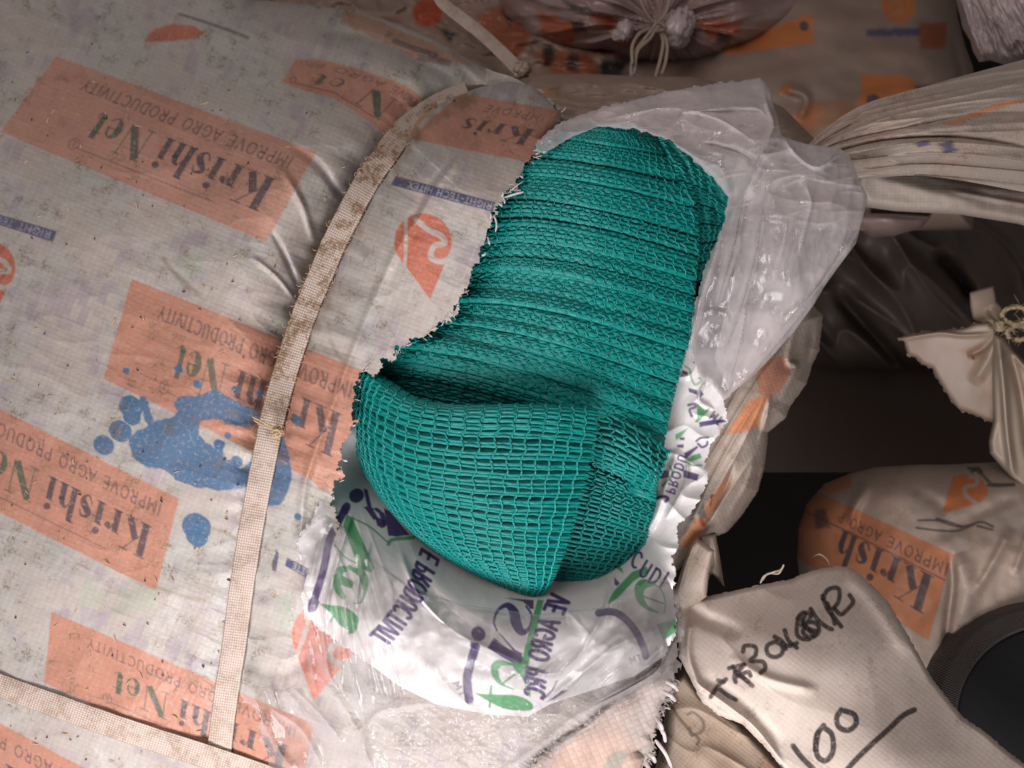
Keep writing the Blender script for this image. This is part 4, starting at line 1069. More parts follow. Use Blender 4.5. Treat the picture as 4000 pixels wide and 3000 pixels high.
# upper right strip
mk.poly(pm((315, 400), (380, 425), (370, 460), (318, 435)), PU, .9); mk.stroke(smooth_line(pm((345, 360), (400, 400), (420, 500), (460, 560), (530, 520)), 5), 8, GR, .7)
mk.poly(pm((385, 595), (480, 620), (480, 670), (390, 640)), PU, .9); mk.poly(pm((515, 615), (550, 665), (505, 705)), PU, .9)
mk.poly(pm((475, 755), (560, 835), (620, 815), (590, 860), (480, 970), (450, 960), (480, 930)), GR, .95)
mk.poly(pm((500, 965), (640, 940), (760, 935), (800, 960), (640, 995), (505, 1020)), PU, .95)
sans(mk, along(*pm((760, 925), (650, 840)), 32, -1), 'TM', 0, 0, 1, .8, PU, .9, .2, .2)
mk.stroke(smooth_line(pm((500, 490), (530, 500), (550, 480)), 3), 8, PU, .6)
mk.stroke(smooth_line(pm((385, 780), (450, 770), (460, 800), (400, 830), (420, 900)), 4), 11, PU, .8)
mk.poly(pm((340, 1300), (480, 1220), (490, 1240), (350, 1370)), PU, .9); mk.poly(pm((350, 1380), (440, 1320), (510, 1300), (530, 1350), (420, 1390)), GR, .9)
mk.stroke(smooth_line(pm((490, 1200), (530, 1235), (580, 1215), (590, 1180)), 4), 9, PU, .9); mk.stroke(smooth_line(pm((470, 1170), (520, 1135), (600, 1130)), 4), 8, PU, .9); mk.stroke(smooth_line(pm((360, 1395), (430, 1430), (525, 1430)), 4), 7, GR, .9)
mk.poly(pm((330, 1480), (500, 1530), (480, 1600), (330, 1560)), PU, .9); mk.poly(pm((70, 1480), (170, 1490), (180, 1560), (70, 1580)), PU, .9); mk.stroke(smooth_line(pm((190, 1450), (210, 1530), (110, 1650)), 4), 10, GR, .9)
sans(mk, along(*pk((740, 260), (980, -420)), 34, 1, 0), 'PRODU', 0, 0, 1, .95, PU, .95, .19, .22)
mk.stroke(smooth_line(pk((580, 385), (640, 340), (720, 330), (770, 360), (740, 400)), 5), 13, PU, .95)
mk.poly(pm((240, 1100), (380, 1030), (300, 1130), (250, 1160)), GR, .85); mk.poly(pm((290, 1130), (345, 1130), (340, 1160), (290, 1155)), PU, .9); mk.poly(pm((260, 1210), (335, 1205), (330, 1245), (262, 1235)), PU, .9)

WB = [(2740, 1160), (2630, 1230), (2610, 1450), (2560, 1600), (2530, 1750), (2520, 1860), (2500, 1950), (2500, 2060), (2440, 2150), (2380, 2210), (2300, 2235), (2100, 2255), (1900, 2200), (1700, 2080), (1540, 1920), (1440, 1760), (1420, 1560),
      (1400, 1420), (1340, 1500), (1315, 1650), (1295, 1740), (1270, 1880), (1240, 1970), (1215, 2030), (1165, 2095), (1160, 2130), (1180, 2180), (1205, 2230), (1185, 2290), (1180, 2360), (1200, 2420), (1260, 2470),
      (1340, 2530), (1440, 2590), (1560, 2680), (1700, 2750), (1900, 2790), (2060, 2800), (2150, 2750), (2300, 2700), (2480, 2640), (2600, 2560), (2640, 2480), (2645, 2380), (2632, 2300), (2640, 2240), (2628, 2180),
      (2655, 2130), (2645, 2060), (2680, 2030), (2720, 1980), (2765, 1890), (2755, 1800), (2785, 1730), (2845, 1650), (2835, 1570), (2780, 1480), (2740, 1470), (2710, 1400), (2700, 1350)]
WB_D = [(1400, 1560, .512), (1400, 1760, .52), (1380, 1700, .478), (1540, 1950, .512), (1700, 2110, .508), (1900, 2230, .500), (2100, 2290, .488), (2350, 2260, .497), (2500, 2080, .516), (2590, 1860, .515), (2660, 1600, .512), (2710, 1350, .515),
        (1270, 1960, .462), (1180, 2100, .456), (1500, 2090, .478), (1650, 2230, .462), (1900, 2350, .457), (2150, 2380, .456), (2400, 2330, .468), (1200, 2300, .453), (1400, 2350, .449), (1700, 2500, .446), (2100, 2550, .445), (2450, 2450, .450),
        (2620, 2400, .468), (2600, 2200, .478), (2600, 2000, .492), (2620, 2050, .488), (1300, 2500, .453), (1600, 2700, .450), (2000, 2780, .449), (2400, 2680, .456), (2800, 1580, .507), (2700, 1850, .500)]
wb_base = tps(WB_D)
def wb_disp(x, y, s):
    d = .0022 * fbm(x / 330, y / 260, 3, 2)
    right = sstep(2350, 2600, x)
    d = d + right * (.0028 * ridge(x / 170, y / 130, 5, 1) + .0008 * facets(x / 90, y / 90, 3))
    u, v = rot(x, y, 72)
    left = sstep(1650, 1350, x) * sstep(1900, 2200, y)
    d = d + left * .0012 * ridge(u / 700, v / 70, 8, 1)
    u, v = rot(x, y, 42)
    mid = sstep(1450, 1700, x) * sstep(2500, 2200, x)
    d = d + mid * .0020 * ridge(u / 600, v / 190, 18, 1)
    return d
wbag = sheet('printed_bag', WB, None, 3.2, M_WHITE, None, disp=wb_disp, marks=mk, base=wb_base, uvang=20,
      jag=lambda X, Y: (fbm(X / 18, Y / 18, 8, 3) * 9 + np.abs(fbm(X / 9, Y / 9, 5, 2)) * -8) * (((X < 1400) | (X > 2600)) & (Y > 1400)),
      creases=[([(1560, 2150), (1640, 2330), (1780, 2470), (1950, 2550), (2080, 2610)], 12, .005), ([(1590, 2160), (1700, 2330), (1850, 2450), (2000, 2530)], 30, -.005), ([(2040, 2620), (2200, 2620), (2330, 2450), (2380, 2320), (2350, 2250)], 12, .005),
               ([(2100, 2600), (2250, 2540), (2420, 2440), (2560, 2360)], 26, -.006), ([(2340, 2560), (2400, 2440), (2430, 2300)], 34, .006), ([(2120, 2760), (2260, 2640), (2420, 2520), (2600, 2440)], 16, .005),
               ([(1290, 2020), (1240, 2150), (1210, 2290)], 16, .004), ([(1380, 2000), (1330, 2150), (1290, 2300), (1270, 2420)], 10, .004), ([(1450, 2120), (1400, 2280), (1390, 2440)], 9, .003),
               ([(2650, 1750), (2600, 1900), (2560, 2020), (2480, 2150)], 14, .006), ([(2760, 1480), (2730, 1560), (2790, 1600)], 5, .004), ([(2690, 1780), (2680, 1880), (2640, 1960), (2600, 2030)], 7, .008, 'sharp')])
tag(wbag, 'white plastic bag with mirrored purple and green lettering below the green net', 'plastic bag')

# ------------------------------------------------------------------ clear liner: right flap and bottom drape
liner = empty('clear_liner', P(2300, 2900, .52), 'clear crumpled polythene liner pulled out of the torn sack around the green net', 'plastic liner')
RF = [(2085, 590), (2105, 545), (2200, 470), (2350, 420), (2500, 385), (2640, 350), (2800, 325), (2930, 310), (2970, 303), (3010, 350), (3020, 400), (3040, 470), (3055, 530), (3130, 560), (3280, 578), (3320, 610), (3350, 690), (3388, 765),
      (3370, 860), (3345, 950), (3270, 1050), (3220, 1120), (3180, 1190), (3100, 1300), (3000, 1410), (2930, 1480), (2830, 1565), (2770, 1500), (2740, 1480), (2700, 1390), (2695, 1330), (2705, 1250), (2725, 1160), (2745, 1060), (2790, 960), (2832, 860), (2842, 770),
      (2780, 690), (2700, 620), (2610, 545), (2480, 505), (2340, 495), (2200, 555), (2130, 600)]
RF_D = [(2100, 570, .50), (2300, 460, .510), (2340, 500, .505), (2600, 360, .515), (2960, 310, .515), (2600, 540, .485), (2700, 620, .480), (2850, 760, .478), (2800, 480, .478), (3000, 420, .475), (3060, 560, .462), (3300, 590, .475), (2950, 700, .455), (3150, 750, .447), (3380, 780, .462),
        (2830, 880, .475), (3000, 1000, .452), (3200, 1000, .450), (2730, 1150, .485), (2900, 1250, .468), (3100, 1250, .468), (2700, 1380, .495), (2830, 1550, .505), (3000, 1400, .490), (2750, 1450, .500)]
def rf_disp(x, y, s):
    u, v = rot(x, y, 108)
    low = sstep(650, 1000, y)
    d = low * (.0070 * facets(u / 420, v / 150, 3) + .0012 * facets(x / 110, y / 110, 13) + .0022 * ridge(u / 900, v / 230, 3, 1))
    d = d + (1 - low) * (.0080 * facets(x / 210, y / 140, 4) + .0014 * facets(x / 90, y / 80, 9) + .003 * ridge(x / 300, y / 120, 23, 2))
    return d + .0035 * fbm(x / 260, y / 260, 2, 3) - .004
rf = sheet('liner_flap', RF, RF_D, 3.4, M_FILM2, liner, disp=rf_disp, uvang=18, roll=(30, .006),
      jag=lambda X, Y: fbm(X / 30, Y / 30, 8, 3) * 7 * ((X < 2900)),
      creases=[([(2970, 310), (3000, 420), (3020, 500), (2960, 640), (2900, 780), (2870, 950), (2800, 1200)], 10, .012, 'sharp'), ([(2640, 440), (2800, 425), (2950, 420), (3000, 460)], 6, .007, 'sharp'), ([(2350, 470), (2600, 420), (2800, 460), (2960, 560)], 9, .007, 'sharp'),
               ([(3060, 540), (3130, 620), (3200, 650), (3280, 590)], 8, .012, 'sharp'), ([(2740, 560), (2900, 600), (2960, 660)], 12, -.008), ([(3150, 720), (3170, 800), (3140, 920), (3120, 1000)], 8, .007, 'sharp'), ([(3390, 770), (3340, 930), (3200, 1130), (3000, 1380), (2840, 1560)], 10, .007, 'sharp'),
               ([(3020, 1100), (3060, 980), (3080, 850)], 5, .004, 'sharp'), ([(2980, 800), (2950, 1000), (2880, 1250), (2800, 1450)], 8, .008, 'sharp'), ([(2920, 1180), (2890, 1350), (2840, 1520)], 6, .006, 'sharp'), ([(2850, 760), (2800, 950), (2740, 1150), (2710, 1330)], 8, .008, 'sharp')])
# second, inner layer of the same film
sheet('liner_layer', [(2900, 560), (3060, 540), (3300, 600), (3370, 780), (3250, 1030), (3000, 1380), (2850, 1540), (2790, 1400), (2850, 1150), (2900, 900), (2860, 700)],
      [(q[0], q[1], q[2] + .012) for q in RF_D], 4.5, M_FILM2, liner, disp=lambda x, y, s: .006 * ridge(*[a / b for a, b in zip(rot(x, y, 100), (500, 150))], 43, 2) + .003 * facets(x / 130, y / 130, 6), uvang=18)

BF = [(1180, 2075), (1215, 2040), (1270, 2010), (1330, 2050), (1450, 2180), (1600, 2290), (1800, 2360), (2100, 2400), (2380, 2370), (2540, 2260), (2620, 2270), (2655, 2330), (2660, 2420), (2672, 2460), (2645, 2530), (2655, 2600), (2640, 2650), (2590, 2680),
      (2500, 2720), (2420, 2760), (2330, 2830), (2240, 2880), (2170, 2960), (2130, 3060), (2050, 3260), (1080, 3260), (1060, 3100), (1042, 2980), (1050, 2940), (1010, 2890), (1015, 2820), (1000, 2770), (955, 2745), (930, 2700), (940, 2660), (990, 2680), (1060, 2680), (1100, 2700), (1160, 2670), (1180, 2600), (1170, 2540), (1140, 2440),
      (1150, 2330), (1165, 2300), (1145, 2230), (1165, 2190), (1150, 2150)]
BF_D = [(1200, 2080, .449), (1300, 2050, .450), (1600, 2290, .448), (2100, 2400, .446), (2500, 2300, .458), (2650, 2350, .470), (2640, 2600, .474), (1170, 2400, .446), (1500, 2500, .438), (1900, 2600, .432), (2300, 2550, .435), (2550, 2500, .446),
        (950, 2700, .461), (1100, 2900, .459), (1100, 3200, .465), (1300, 2750, .447), (1700, 2850, .434), (2000, 2850, .430), (2300, 2780, .440), (2150, 3000, .441), (1600, 3100, .440), (2050, 3250, .445), (1180, 2650, .455)]
def bf_disp(x, y, s):
    u, v = rot(x, y, 77)
    pull = sstep(1700, 1450, x) * sstep(2850, 2700, y) * sstep(2080, 2250, y)
    d = pull * (.0020 * ridge(u / 900, v / 80, 3, 1))
    u, v = rot(x, y, 52)
    diag = sstep(1600, 1350, x) * sstep(2600, 2750, y)
    d = d + diag * .004 * ridge(u / 700, v / 130, 6, 1)
    low = sstep(2660, 2820, y) * sstep(1400, 1600, x)
    d = d + low * (.0045 * facets(x / 230, y / 190, 4) + .0010 * ridge(x / 44, y / 36, 14, 2) + .0016 * ridge(x / 150, y / 120, 2, 2))
    u, v = rot(x, y, -42)
    rt = sstep(1900, 2150, x) * sstep(2450, 2600, y)
    d = d + rt * .0030 * ridge(u / 700, v / 130, 26, 2)
    return d + .003 * fbm(x / 240, y / 240, 12, 3)
sheet('liner_drape', BF, BF_D, 3.2, M_FILM, liner, disp=bf_disp, uvang=-15, roll=(16, .003),
      jag=lambda X, Y: (fbm(X / 34, Y / 34, 8, 3) * 16 + fbm(X / 10, Y / 10, 18, 2) * 5) * ((X < 1260) | (X > 2300)),
      creases=[([(1255, 2300), (1265, 2480), (1290, 2640), (1330, 2700)], 6, .0035, 'sharp'), ([(1305, 2290), (1330, 2480), (1325, 2690)], 6, .004, 'sharp'), ([(1345, 2300), (1365, 2480), (1385, 2590)], 7, .004, 'sharp'), ([(1430, 2480), (1445, 2620), (1460, 2710)], 6, .0035, 'sharp'),
               ([(1140, 2680), (1260, 2800), (1340, 2900)], 10, .005, 'sharp'), ([(1050, 2760), (1180, 2850), (1260, 3000)], 10, .005, 'sharp'), ([(1420, 2860), (1470, 2790), (1560, 2760), (1700, 2740)], 14, .007), ([(1430, 2850), (1420, 2920), (1450, 3000)], 12, .005),
               ([(2640, 2480), (2590, 2600), (2450, 2690), (2250, 2800), (2050, 2950), (1900, 3050)], 12, .006), ([(2600, 2480), (2560, 2620), (2350, 2740), (2150, 2850)], 10, .004, 'sharp')])
# ------------------------------------------------------------------ sacks and things behind
def scribble(mk, off, k, lines, w, col=(.025, .02, .02), a=.9):
    for l in lines:
        mk.stroke(smooth_line([(off[0] + x * k, off[1] + y * k) for x, y in l], 5), w, col, a)

# cream printed sack behind, upper right
OB = (.52, .17, .045)
mk = Marks()
mk.poly([(2820, 180), (3172, 50), (3182, 165), (3000, 195), (2840, 215)], OB, .95, 8, 5); mk.stroke([(3140, 98), (3142, 104)], 34, INK, .9)
mk.stroke([(3508, 18), (3512, 26)], 130, OB, .95, 8); mk.stroke(smooth_line([(3470, 20), (3500, 0), (3520, 40), (3480, 60)], 4), 12, (.45, .22, .1), .8, 6)
mk.poly([(3385, 115), (3600, 108), (3600, 140), (3385, 142)], NAVY, .85, 6, 4)
mk.poly([(3595, 90), (3700, 90), (3690, 190), (3590, 190)], (.32, .09, .04), .9, 8, 5)
mk.poly([(3370, 290), (3560, 300), (3590, 340), (3640, 360), (3560, 440), (3340, 470), (3360, 380)], OB, .95, 8, 5)
mk.poly(smooth_line([(3388, 375), (3420, 368), (3440, 395), (3410, 420), (3385, 400), (3388, 375)], 3), INK, .95, 5); mk.poly([(3570, 335), (3640, 330), (3650, 355), (3590, 365)], INK, .9, 6)
mk.poly([(3060, 325), (3090, 340), (3095, 370), (3040, 370)], OB, .8, 6, 4); mk.poly([(3160, 400), (3340, 380), (3350, 440), (3200, 520), (3060, 560)], (.32, .16, .07), .7, 10, 8)
mk.poly([(3050, 470), (3200, 400), (3210, 460), (3080, 560)], (.42, .14, .06), .6, 10, 8)
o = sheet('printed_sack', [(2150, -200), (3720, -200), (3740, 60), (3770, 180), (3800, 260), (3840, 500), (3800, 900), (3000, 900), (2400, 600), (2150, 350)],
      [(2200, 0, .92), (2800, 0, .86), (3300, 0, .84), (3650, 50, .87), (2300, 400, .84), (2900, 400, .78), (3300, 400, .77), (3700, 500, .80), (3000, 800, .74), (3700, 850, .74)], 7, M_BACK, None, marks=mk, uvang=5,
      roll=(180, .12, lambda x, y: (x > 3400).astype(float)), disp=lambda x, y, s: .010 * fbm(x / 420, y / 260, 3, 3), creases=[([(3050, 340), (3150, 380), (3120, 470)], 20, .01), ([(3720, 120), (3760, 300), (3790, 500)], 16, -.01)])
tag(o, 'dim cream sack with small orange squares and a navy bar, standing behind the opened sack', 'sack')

# dark rust printed sack, top centre
mk = Marks()
mk.stroke([(1668, 48), (1676, 50)], 112, (.40, .07, .03), .95, 8)
for q in (((1860, 60), (2000, 20), (2080, 130), (2010, 260), (1900, 180)), ((2080, 200), (2300, 200), (2350, 300), (2150, 290)), ((1480, 60), (1560, 80), (1520, 140)), ((2330, 150), (2420, 150), (2420, 215), (2330, 210))):
    mk.poly(q, (.30, .085, .035), .9, 14, 14)
for q in (((1960, 30), (1990, 20), (2000, 110), (1975, 90)), ((2120, 170), (2160, 165), (2170, 250), (2130, 240)), ((2215, 205), (2255, 215), (2260, 280), (2220, 270)), ((1700, 100), (1780, 130), (1760, 160)), ((2350, 230), (2440, 240), (2430, 300), (2350, 300))):
    mk.poly(q, (.02, .02, .025), .9, 10, 10)
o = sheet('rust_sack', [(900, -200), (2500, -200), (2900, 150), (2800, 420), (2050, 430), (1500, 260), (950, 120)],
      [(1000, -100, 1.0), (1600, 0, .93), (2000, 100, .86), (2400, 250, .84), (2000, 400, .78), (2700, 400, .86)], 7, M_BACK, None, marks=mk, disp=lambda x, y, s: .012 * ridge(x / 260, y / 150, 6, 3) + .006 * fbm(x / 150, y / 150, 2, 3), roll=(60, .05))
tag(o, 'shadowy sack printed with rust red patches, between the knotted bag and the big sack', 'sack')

# knotted bag of film, top centre
bagk = empty('knotted_bag', P(2600, 240, .84), 'shiny knotted plastic bag with rusty prints showing through, tied with pale string, at the top', 'plastic bag')
mk = Marks()
RU = (.40, .10, .04)
for q in (((2100, 40), (2180, 70), (2260, 130), (2230, 190), (2120, 150)), ((2720, 80), (2790, 75), (2900, 90), (2870, 150), (2770, 160)), ((2400, 130), (2470, 140), (2450, 190), (2400, 170)), ((2150, 100), (2220, 80), (2300, 110), (2240, 130)), ((2300, 60), (2420, 70), (2380, 130))):
    mk.poly(q, RU, .85, 10, 8)
for q in (((2230, 90), (2270, 80), (2290, 120), (2240, 130)), ((2800, 120), (2860, 130), (2850, 175), (2800, 165)), ((2190, -10), (2260, 20), (2350, 50), (2340, 60), (2230, 40)), ((2690, 100), (2720, 110), (2710, 150))):
    mk.poly(q, (.03, .03, .035), .85, 8, 6)
kx, ky = 2575, 95
def kb_disp(x, y, s):
    an = np.arctan2(y - ky, x - kx); r = np.hypot(x - kx, y - ky)
    d = .011 * ridge(an * 3.4, r / 500, 5, 2) * np.exp(-r / 500) * sstep(10, 90, r)
    return d + .006 * facets(x / 120, y / 90, 7) + .008 * fbm(x / 200, y / 200, 4, 2) + .02 * np.exp(-(r / 70) ** 2)
M_KN = cloth_mat('cloudy bag skin', (.33, .24, .22), cells=60, wstr=.0, dirt=.1, rough=.22, speck=0)
sheet('bag_skin', [(1930, -200), (1950, -20), (1965, 60), (2000, 115), (2080, 170), (2150, 190), (2300, 205), (2420, 225), (2560, 250), (2700, 248), (2820, 212), (2960, 160), (3060, 110), (3170, 45), (3260, -200)],
      [(1950, 0, .84), (2300, 60, .79), (2575, 95, .80), (2900, 60, .79), (3150, 0, .84), (2550, 240, .83), (2200, 190, .83), (2575, -150, .78)], 5, M_KN, bagk, disp=kb_disp, marks=mk, roll=(70, .05))
st = []
for pl in ([(2560, 100), (2520, 150), (2475, 215), (2465, 290), (2480, 320)], [(2566, 104), (2540, 150), (2490, 200), (2478, 280), (2460, 300)], [(2570, 105), (2590, 160), (2580, 230), (2560, 300)], [(2575, 105), (2605, 170), (2600, 240), (2585, 290)],
           [(2560, 95), (2530, 60), (2510, 20), (2490, -40)], [(2570, 92), (2600, 50), (2615, 0), (2640, -60)], [(2545, 110), (2500, 130), (2470, 180), (2470, 250)], [(2580, 95), (2560, 120), (2600, 110), (2570, 90), (2550, 110)]):
    L = smooth_line(pl, 6); st.append(P(L[:, 0], L[:, 1], np.linspace(.755, .735, len(L))))
tubes('tie_string', st, .0017, M_TIE, bagk, 6, .6)
def blob_mesh(name, cs, mat, parent, seed):
    """crinkled tufts of gathered film"""
    import bmesh
    bm = bmesh.new()
    for (px, py, d, rx, ry) in cs:
        r = bmesh.ops.create_icosphere(bm, subdivisions=4, radius=1)
        c = P(px, py, d)
        for v in r['verts']:
            co = np.array(v.co); k = 1 + .25 * float(ridge(np.array([math.atan2(co[1], co[0]) * 1.7 + seed]), np.array([co[2] * 1.2]), seed, 2)[0]) - .15
            loc = np.array([co[0] * rx * k, co[1] * ry * k, co[2] * min(rx, ry) * k])
            v.co = Vector(RM @ loc + c)
    for f in bm.faces: f.smooth = True
    me = bpy.data.meshes.new(name); bm.to_mesh(me); bm.free(); me.materials.append(mat)
    return link(name, me, parent)
M_TUFT = plain_mat('white film tuft', (.55, .45, .44), .25, .6, .2, 90, .4)
blob_mesh('film_tuft', [(2640, 110, .765, .014, .017), (2672, 88, .77, .010, .014), (2650, 150, .775, .010, .009)], M_TUFT, bagk, 3)
blob_mesh('film_tuft', [(2440, 120, .775, .008, .010), (2420, 138, .78, .008, .006)], M_TUFT, bagk, 8)

# whitish bag, top right corner
o = sheet('white_bag', [(3690, -200), (3730, -20), (3760, 110), (3790, 160), (3800, 200), (3825, 243), (3870, 236), (3950, 262), (4150, 250), (4300, -200)],
      [(3720, 0, .70), (3800, 200, .68), (4000, 0, .64), (4000, 230, .665), (4200, 100, .66)], 4.5, cloth_mat('cloudy white bag', (.50, .41, .39), cells=62, wstr=.0, dirt=.12, rough=.25, speck=0, tint=(.46, .40, .39)), None, roll=(50, .03),
      disp=lambda x, y, s: .008 * ridge(*[a / b for a, b in zip(rot(x, y, 68), (330, 60))], 3, 3) + .003 * facets(x / 70, y / 70, 5), uvang=30)
tag(o, 'crinkled whitish plastic bag hanging into the upper right corner', 'plastic bag')

# thin strap hanging at the top and its knot
THIN = [(1700, -60), (1725, 5), (1790, 60), (1870, 122), (1950, 195), (2000, 245), (2040, 285)]
top = empty('loose_strap', P(2040, 285, .66), 'loose pale packing strap hanging down to a knot behind the big sack', 'strap')
strap_over('strap_band', THIN, 46, 54, lambda x, y: .76 - (y / 285) * .085 + 0 * x, top, lift=0)
kn = []
for i in range(12):
    c = P(2040 + rnd.uniform(-14, 14), 275 + rnd.uniform(-14, 14), .665)
    a = rnd.uniform(0, 6.28); kn.append(smooth_line([c + np.array([math.cos(a + k) * .0035, math.sin(a + k * 1.3) * .0035, math.sin(a * 2 + k) * .003]) for k in range(5)], 4))
tubes('strap_knot', kn, .0022, M_TIE, top, 6, .5)

# dim sacks and shelf on the right
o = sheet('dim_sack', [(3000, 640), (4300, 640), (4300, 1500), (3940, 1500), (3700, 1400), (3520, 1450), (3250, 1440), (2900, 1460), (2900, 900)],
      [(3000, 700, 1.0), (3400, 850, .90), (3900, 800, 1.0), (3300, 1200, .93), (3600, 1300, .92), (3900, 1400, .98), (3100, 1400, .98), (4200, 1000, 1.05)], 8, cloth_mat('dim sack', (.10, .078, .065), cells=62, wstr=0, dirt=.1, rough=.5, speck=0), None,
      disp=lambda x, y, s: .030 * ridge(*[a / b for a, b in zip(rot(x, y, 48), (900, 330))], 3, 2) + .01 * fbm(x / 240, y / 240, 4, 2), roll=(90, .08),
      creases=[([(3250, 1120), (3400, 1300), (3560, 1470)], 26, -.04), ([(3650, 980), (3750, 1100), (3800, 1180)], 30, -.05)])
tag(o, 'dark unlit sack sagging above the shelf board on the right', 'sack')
o = sheet('dull_bundle', [(3340, 830), (3500, 835), (3640, 845), (3600, 890), (3500, 920), (3400, 930), (3330, 880)], [(3350, 850, .72), (3480, 870, .70), (3620, 850, .74), (3450, 920, .73)], 6, M_KN, None, roll=(40, .03), disp=lambda x, y, s: .004 * facets(x / 90, y / 60, 4))
tag(o, 'small dull plastic bundle tucked under the flap of the gathered neck', 'bundle')
def slab(name, x0, x1, y0, y1, d, depth, mat):
    """board seen face on: corners from the photograph, real thickness behind"""
    import bmesh
    a = P([x0, x1, x1, x0], [y0, y0, y1, y1], d); b = a + (RM @ np.array([0, 0, -depth]))
    V = np.vstack([a, b]); F = np.array([[3, 2, 1, 0], [4, 5, 6, 7], [0, 1, 5, 4], [1, 2, 6, 5], [2, 3, 7, 6], [3, 0, 4, 7]])
    return mesh_np(name, V, F, mat, None, smooth=False)
o = slab('shelf_board', 2700, 4600, 1420, 1845, 1.02, .30, M_SHELF); tag(o, 'wide dark brown board behind the sacks, above the black gap', 'shelf board')
o = slab('plank', 3100, 4600, 2120, 3400, .98, .05, M_SHELF) if False else None

# cloth corner tied with rope
M_CORN = cloth_mat('brown tied cloth', (.31, .24, .18), cells=62, wstr=.05, dirt=.08, rough=.42, speck=.3, tint=(.36, .26, .21))
tc_ = empty('tied_cloth', P(3920, 1850, .74), 'brownish sack corner bunched and tied with frayed rope at the right edge', 'sack')
mk = Marks(); mk.poly([(3740, 1360), (3830, 1355), (3850, 1400), (3780, 1450)], (.24, .10, .05), .45, 14, 14); mk.poly([(3820, 1470), (3900, 1450), (3900, 1550), (3830, 1560)], (.28, .12, .05), .4, 14, 14)
mk.stroke([(3800, 1396), (3803, 1402)], 9, (.03, .02, .02), .9)
sheet('cloth_corner', [(3500, 1320), (3560, 1300), (3640, 1292), (3700, 1286), (3760, 1280), (3810, 1262), (3860, 1258), (3900, 1290), (3925, 1310), (3925, 1500), (3915, 1680), (3880, 1655), (3800, 1620), (3740, 1600), (3700, 1545), (3660, 1480), (3640, 1440), (3600, 1422), (3580, 1400), (3545, 1385), (3530, 1340)],
      [(3500, 1322, .70), (3700, 1290, .685), (3900, 1290, .665), (3600, 1400, .70), (3750, 1450, .69), (3900, 1500, .675), (3860, 1640, .69)], 4.5, M_CORN, tc_, marks=mk, roll=(18, .008), jag=lambda X, Y: fbm(X / 26, Y / 26, 3, 2) * 6,
      disp=lambda x, y, s: .0012 * fbm(x / 200, y / 200, 3, 2), creases=[([(3520, 1326), (3660, 1302), (3760, 1310), (3880, 1304)], 7, .004), ([(3890, 1310), (3840, 1360), (3780, 1390)], 12, -.004), ([(3895, 1300), (3860, 1400), (3800, 1500)], 22, .004)])
sheet('cloth_fold', [(3880, 1300), (3925, 1310), (3960, 1370), (4000, 1410), (4060, 1440), (4250, 1500), (4250, 2060), (4060, 1990), (3980, 1900), (3900, 1810), (3866, 1770), (3862, 1720), (3880, 1640), (3876, 1480)],
      [(3890, 1310, .655), (3900, 1500, .650), (3870, 1750, .665), (3960, 1500, .655), (4000, 1900, .655), (4200, 1700, .66), (4000, 1420, .665)], 4.5, cloth_mat('pale tied cloth', (.38, .31, .245), cells=62, wstr=.05, dirt=.1, rough=.42, speck=.2), tc_, roll=(24, .016),
      disp=lambda x, y, s: .0012 * fbm(x / 200, y / 260, 9, 2), creases=[([(3900, 1310), (3920, 1500), (3935, 1700), (3960, 1880)], 15, .012), ([(3940, 1350), (3990, 1550), (4020, 1800)], 16, -.010), ([(3950, 1360), (4040, 1500), (4090, 1800)], 14, .008)])
sheet('cloth_tab', [(3787, 1142), (3830, 1128), (3880, 1116), (3888, 1150), (3892, 1178), (3912, 1200), (3920, 1240), (3905, 1290), (3850, 1290), (3830, 1270), (3800, 1250), (3790, 1200)],
      [(3790, 1145, .69), (3880, 1120, .69), (3900, 1280, .665), (3800, 1250, .69)], 4.5, M_CORN, tc_, roll=(10, .004), creases=[([(3900, 1260), (3860, 1200)], 16, -.004), ([(3905, 1270), (3870, 1250), (3820, 1260)], 10, .003)])
rope = []
for k in range(3):
    for cx, cy, rx, ry, a0, a1 in ((3965, 1232, 48, 34, 160, 520), (3975, 1300, 40, 28, 130, 470)):
        pts = [(cx + rx * math.cos(math.radians(a0 + (a1 - a0) * j / 26)) + 3 * math.cos(j * .7 + k * 2.1) + rnd.gauss(0, 1.6), cy + ry * math.sin(math.radians(a0 + (a1 - a0) * j / 26)) + 3 * math.sin(j * .7 + k * 2.1) + rnd.gauss(0, 1.6), .655 + .0025 * math.sin(j * 1.2 + k * 2.1)) for j in range(27)]
        rope.append(P(*np.array(pts).T))
    pts = [(3905 + 14 * math.cos(j * 1.1 + k * 2) , 1270 + j * 2.2 - 12, .655 + .004 * math.sin(j * 1.1 + k * 2)) for j in range(16)]
    rope.append(P(*np.array(pts).T))
    pts = [(3990 + j * 14, 1255 + 5 * math.sin(j + k * 2) + j * 1.5, .655 + .003 * math.cos(j * .9 + k * 2)) for j in range(18)]
    rope.append(P(*np.array(pts).T))
tubes('rope', rope, .0015, M_ROPE, tc_, 6)
hair = []
for i in range(110):
    l = rope[rnd.randrange(len(rope))]; p = l[rnd.randrange(len(l))]
    q = np.array([rnd.gauss(0, 1) for _ in range(3)]) * .005
    hair.append(np.array([p, p + q * .5 + np.array([0, 0, .0006]), p + q]))
tag(tubes('rope_fibres', hair, .00025, M_ROPE, tc_, 4), kind='stuff')

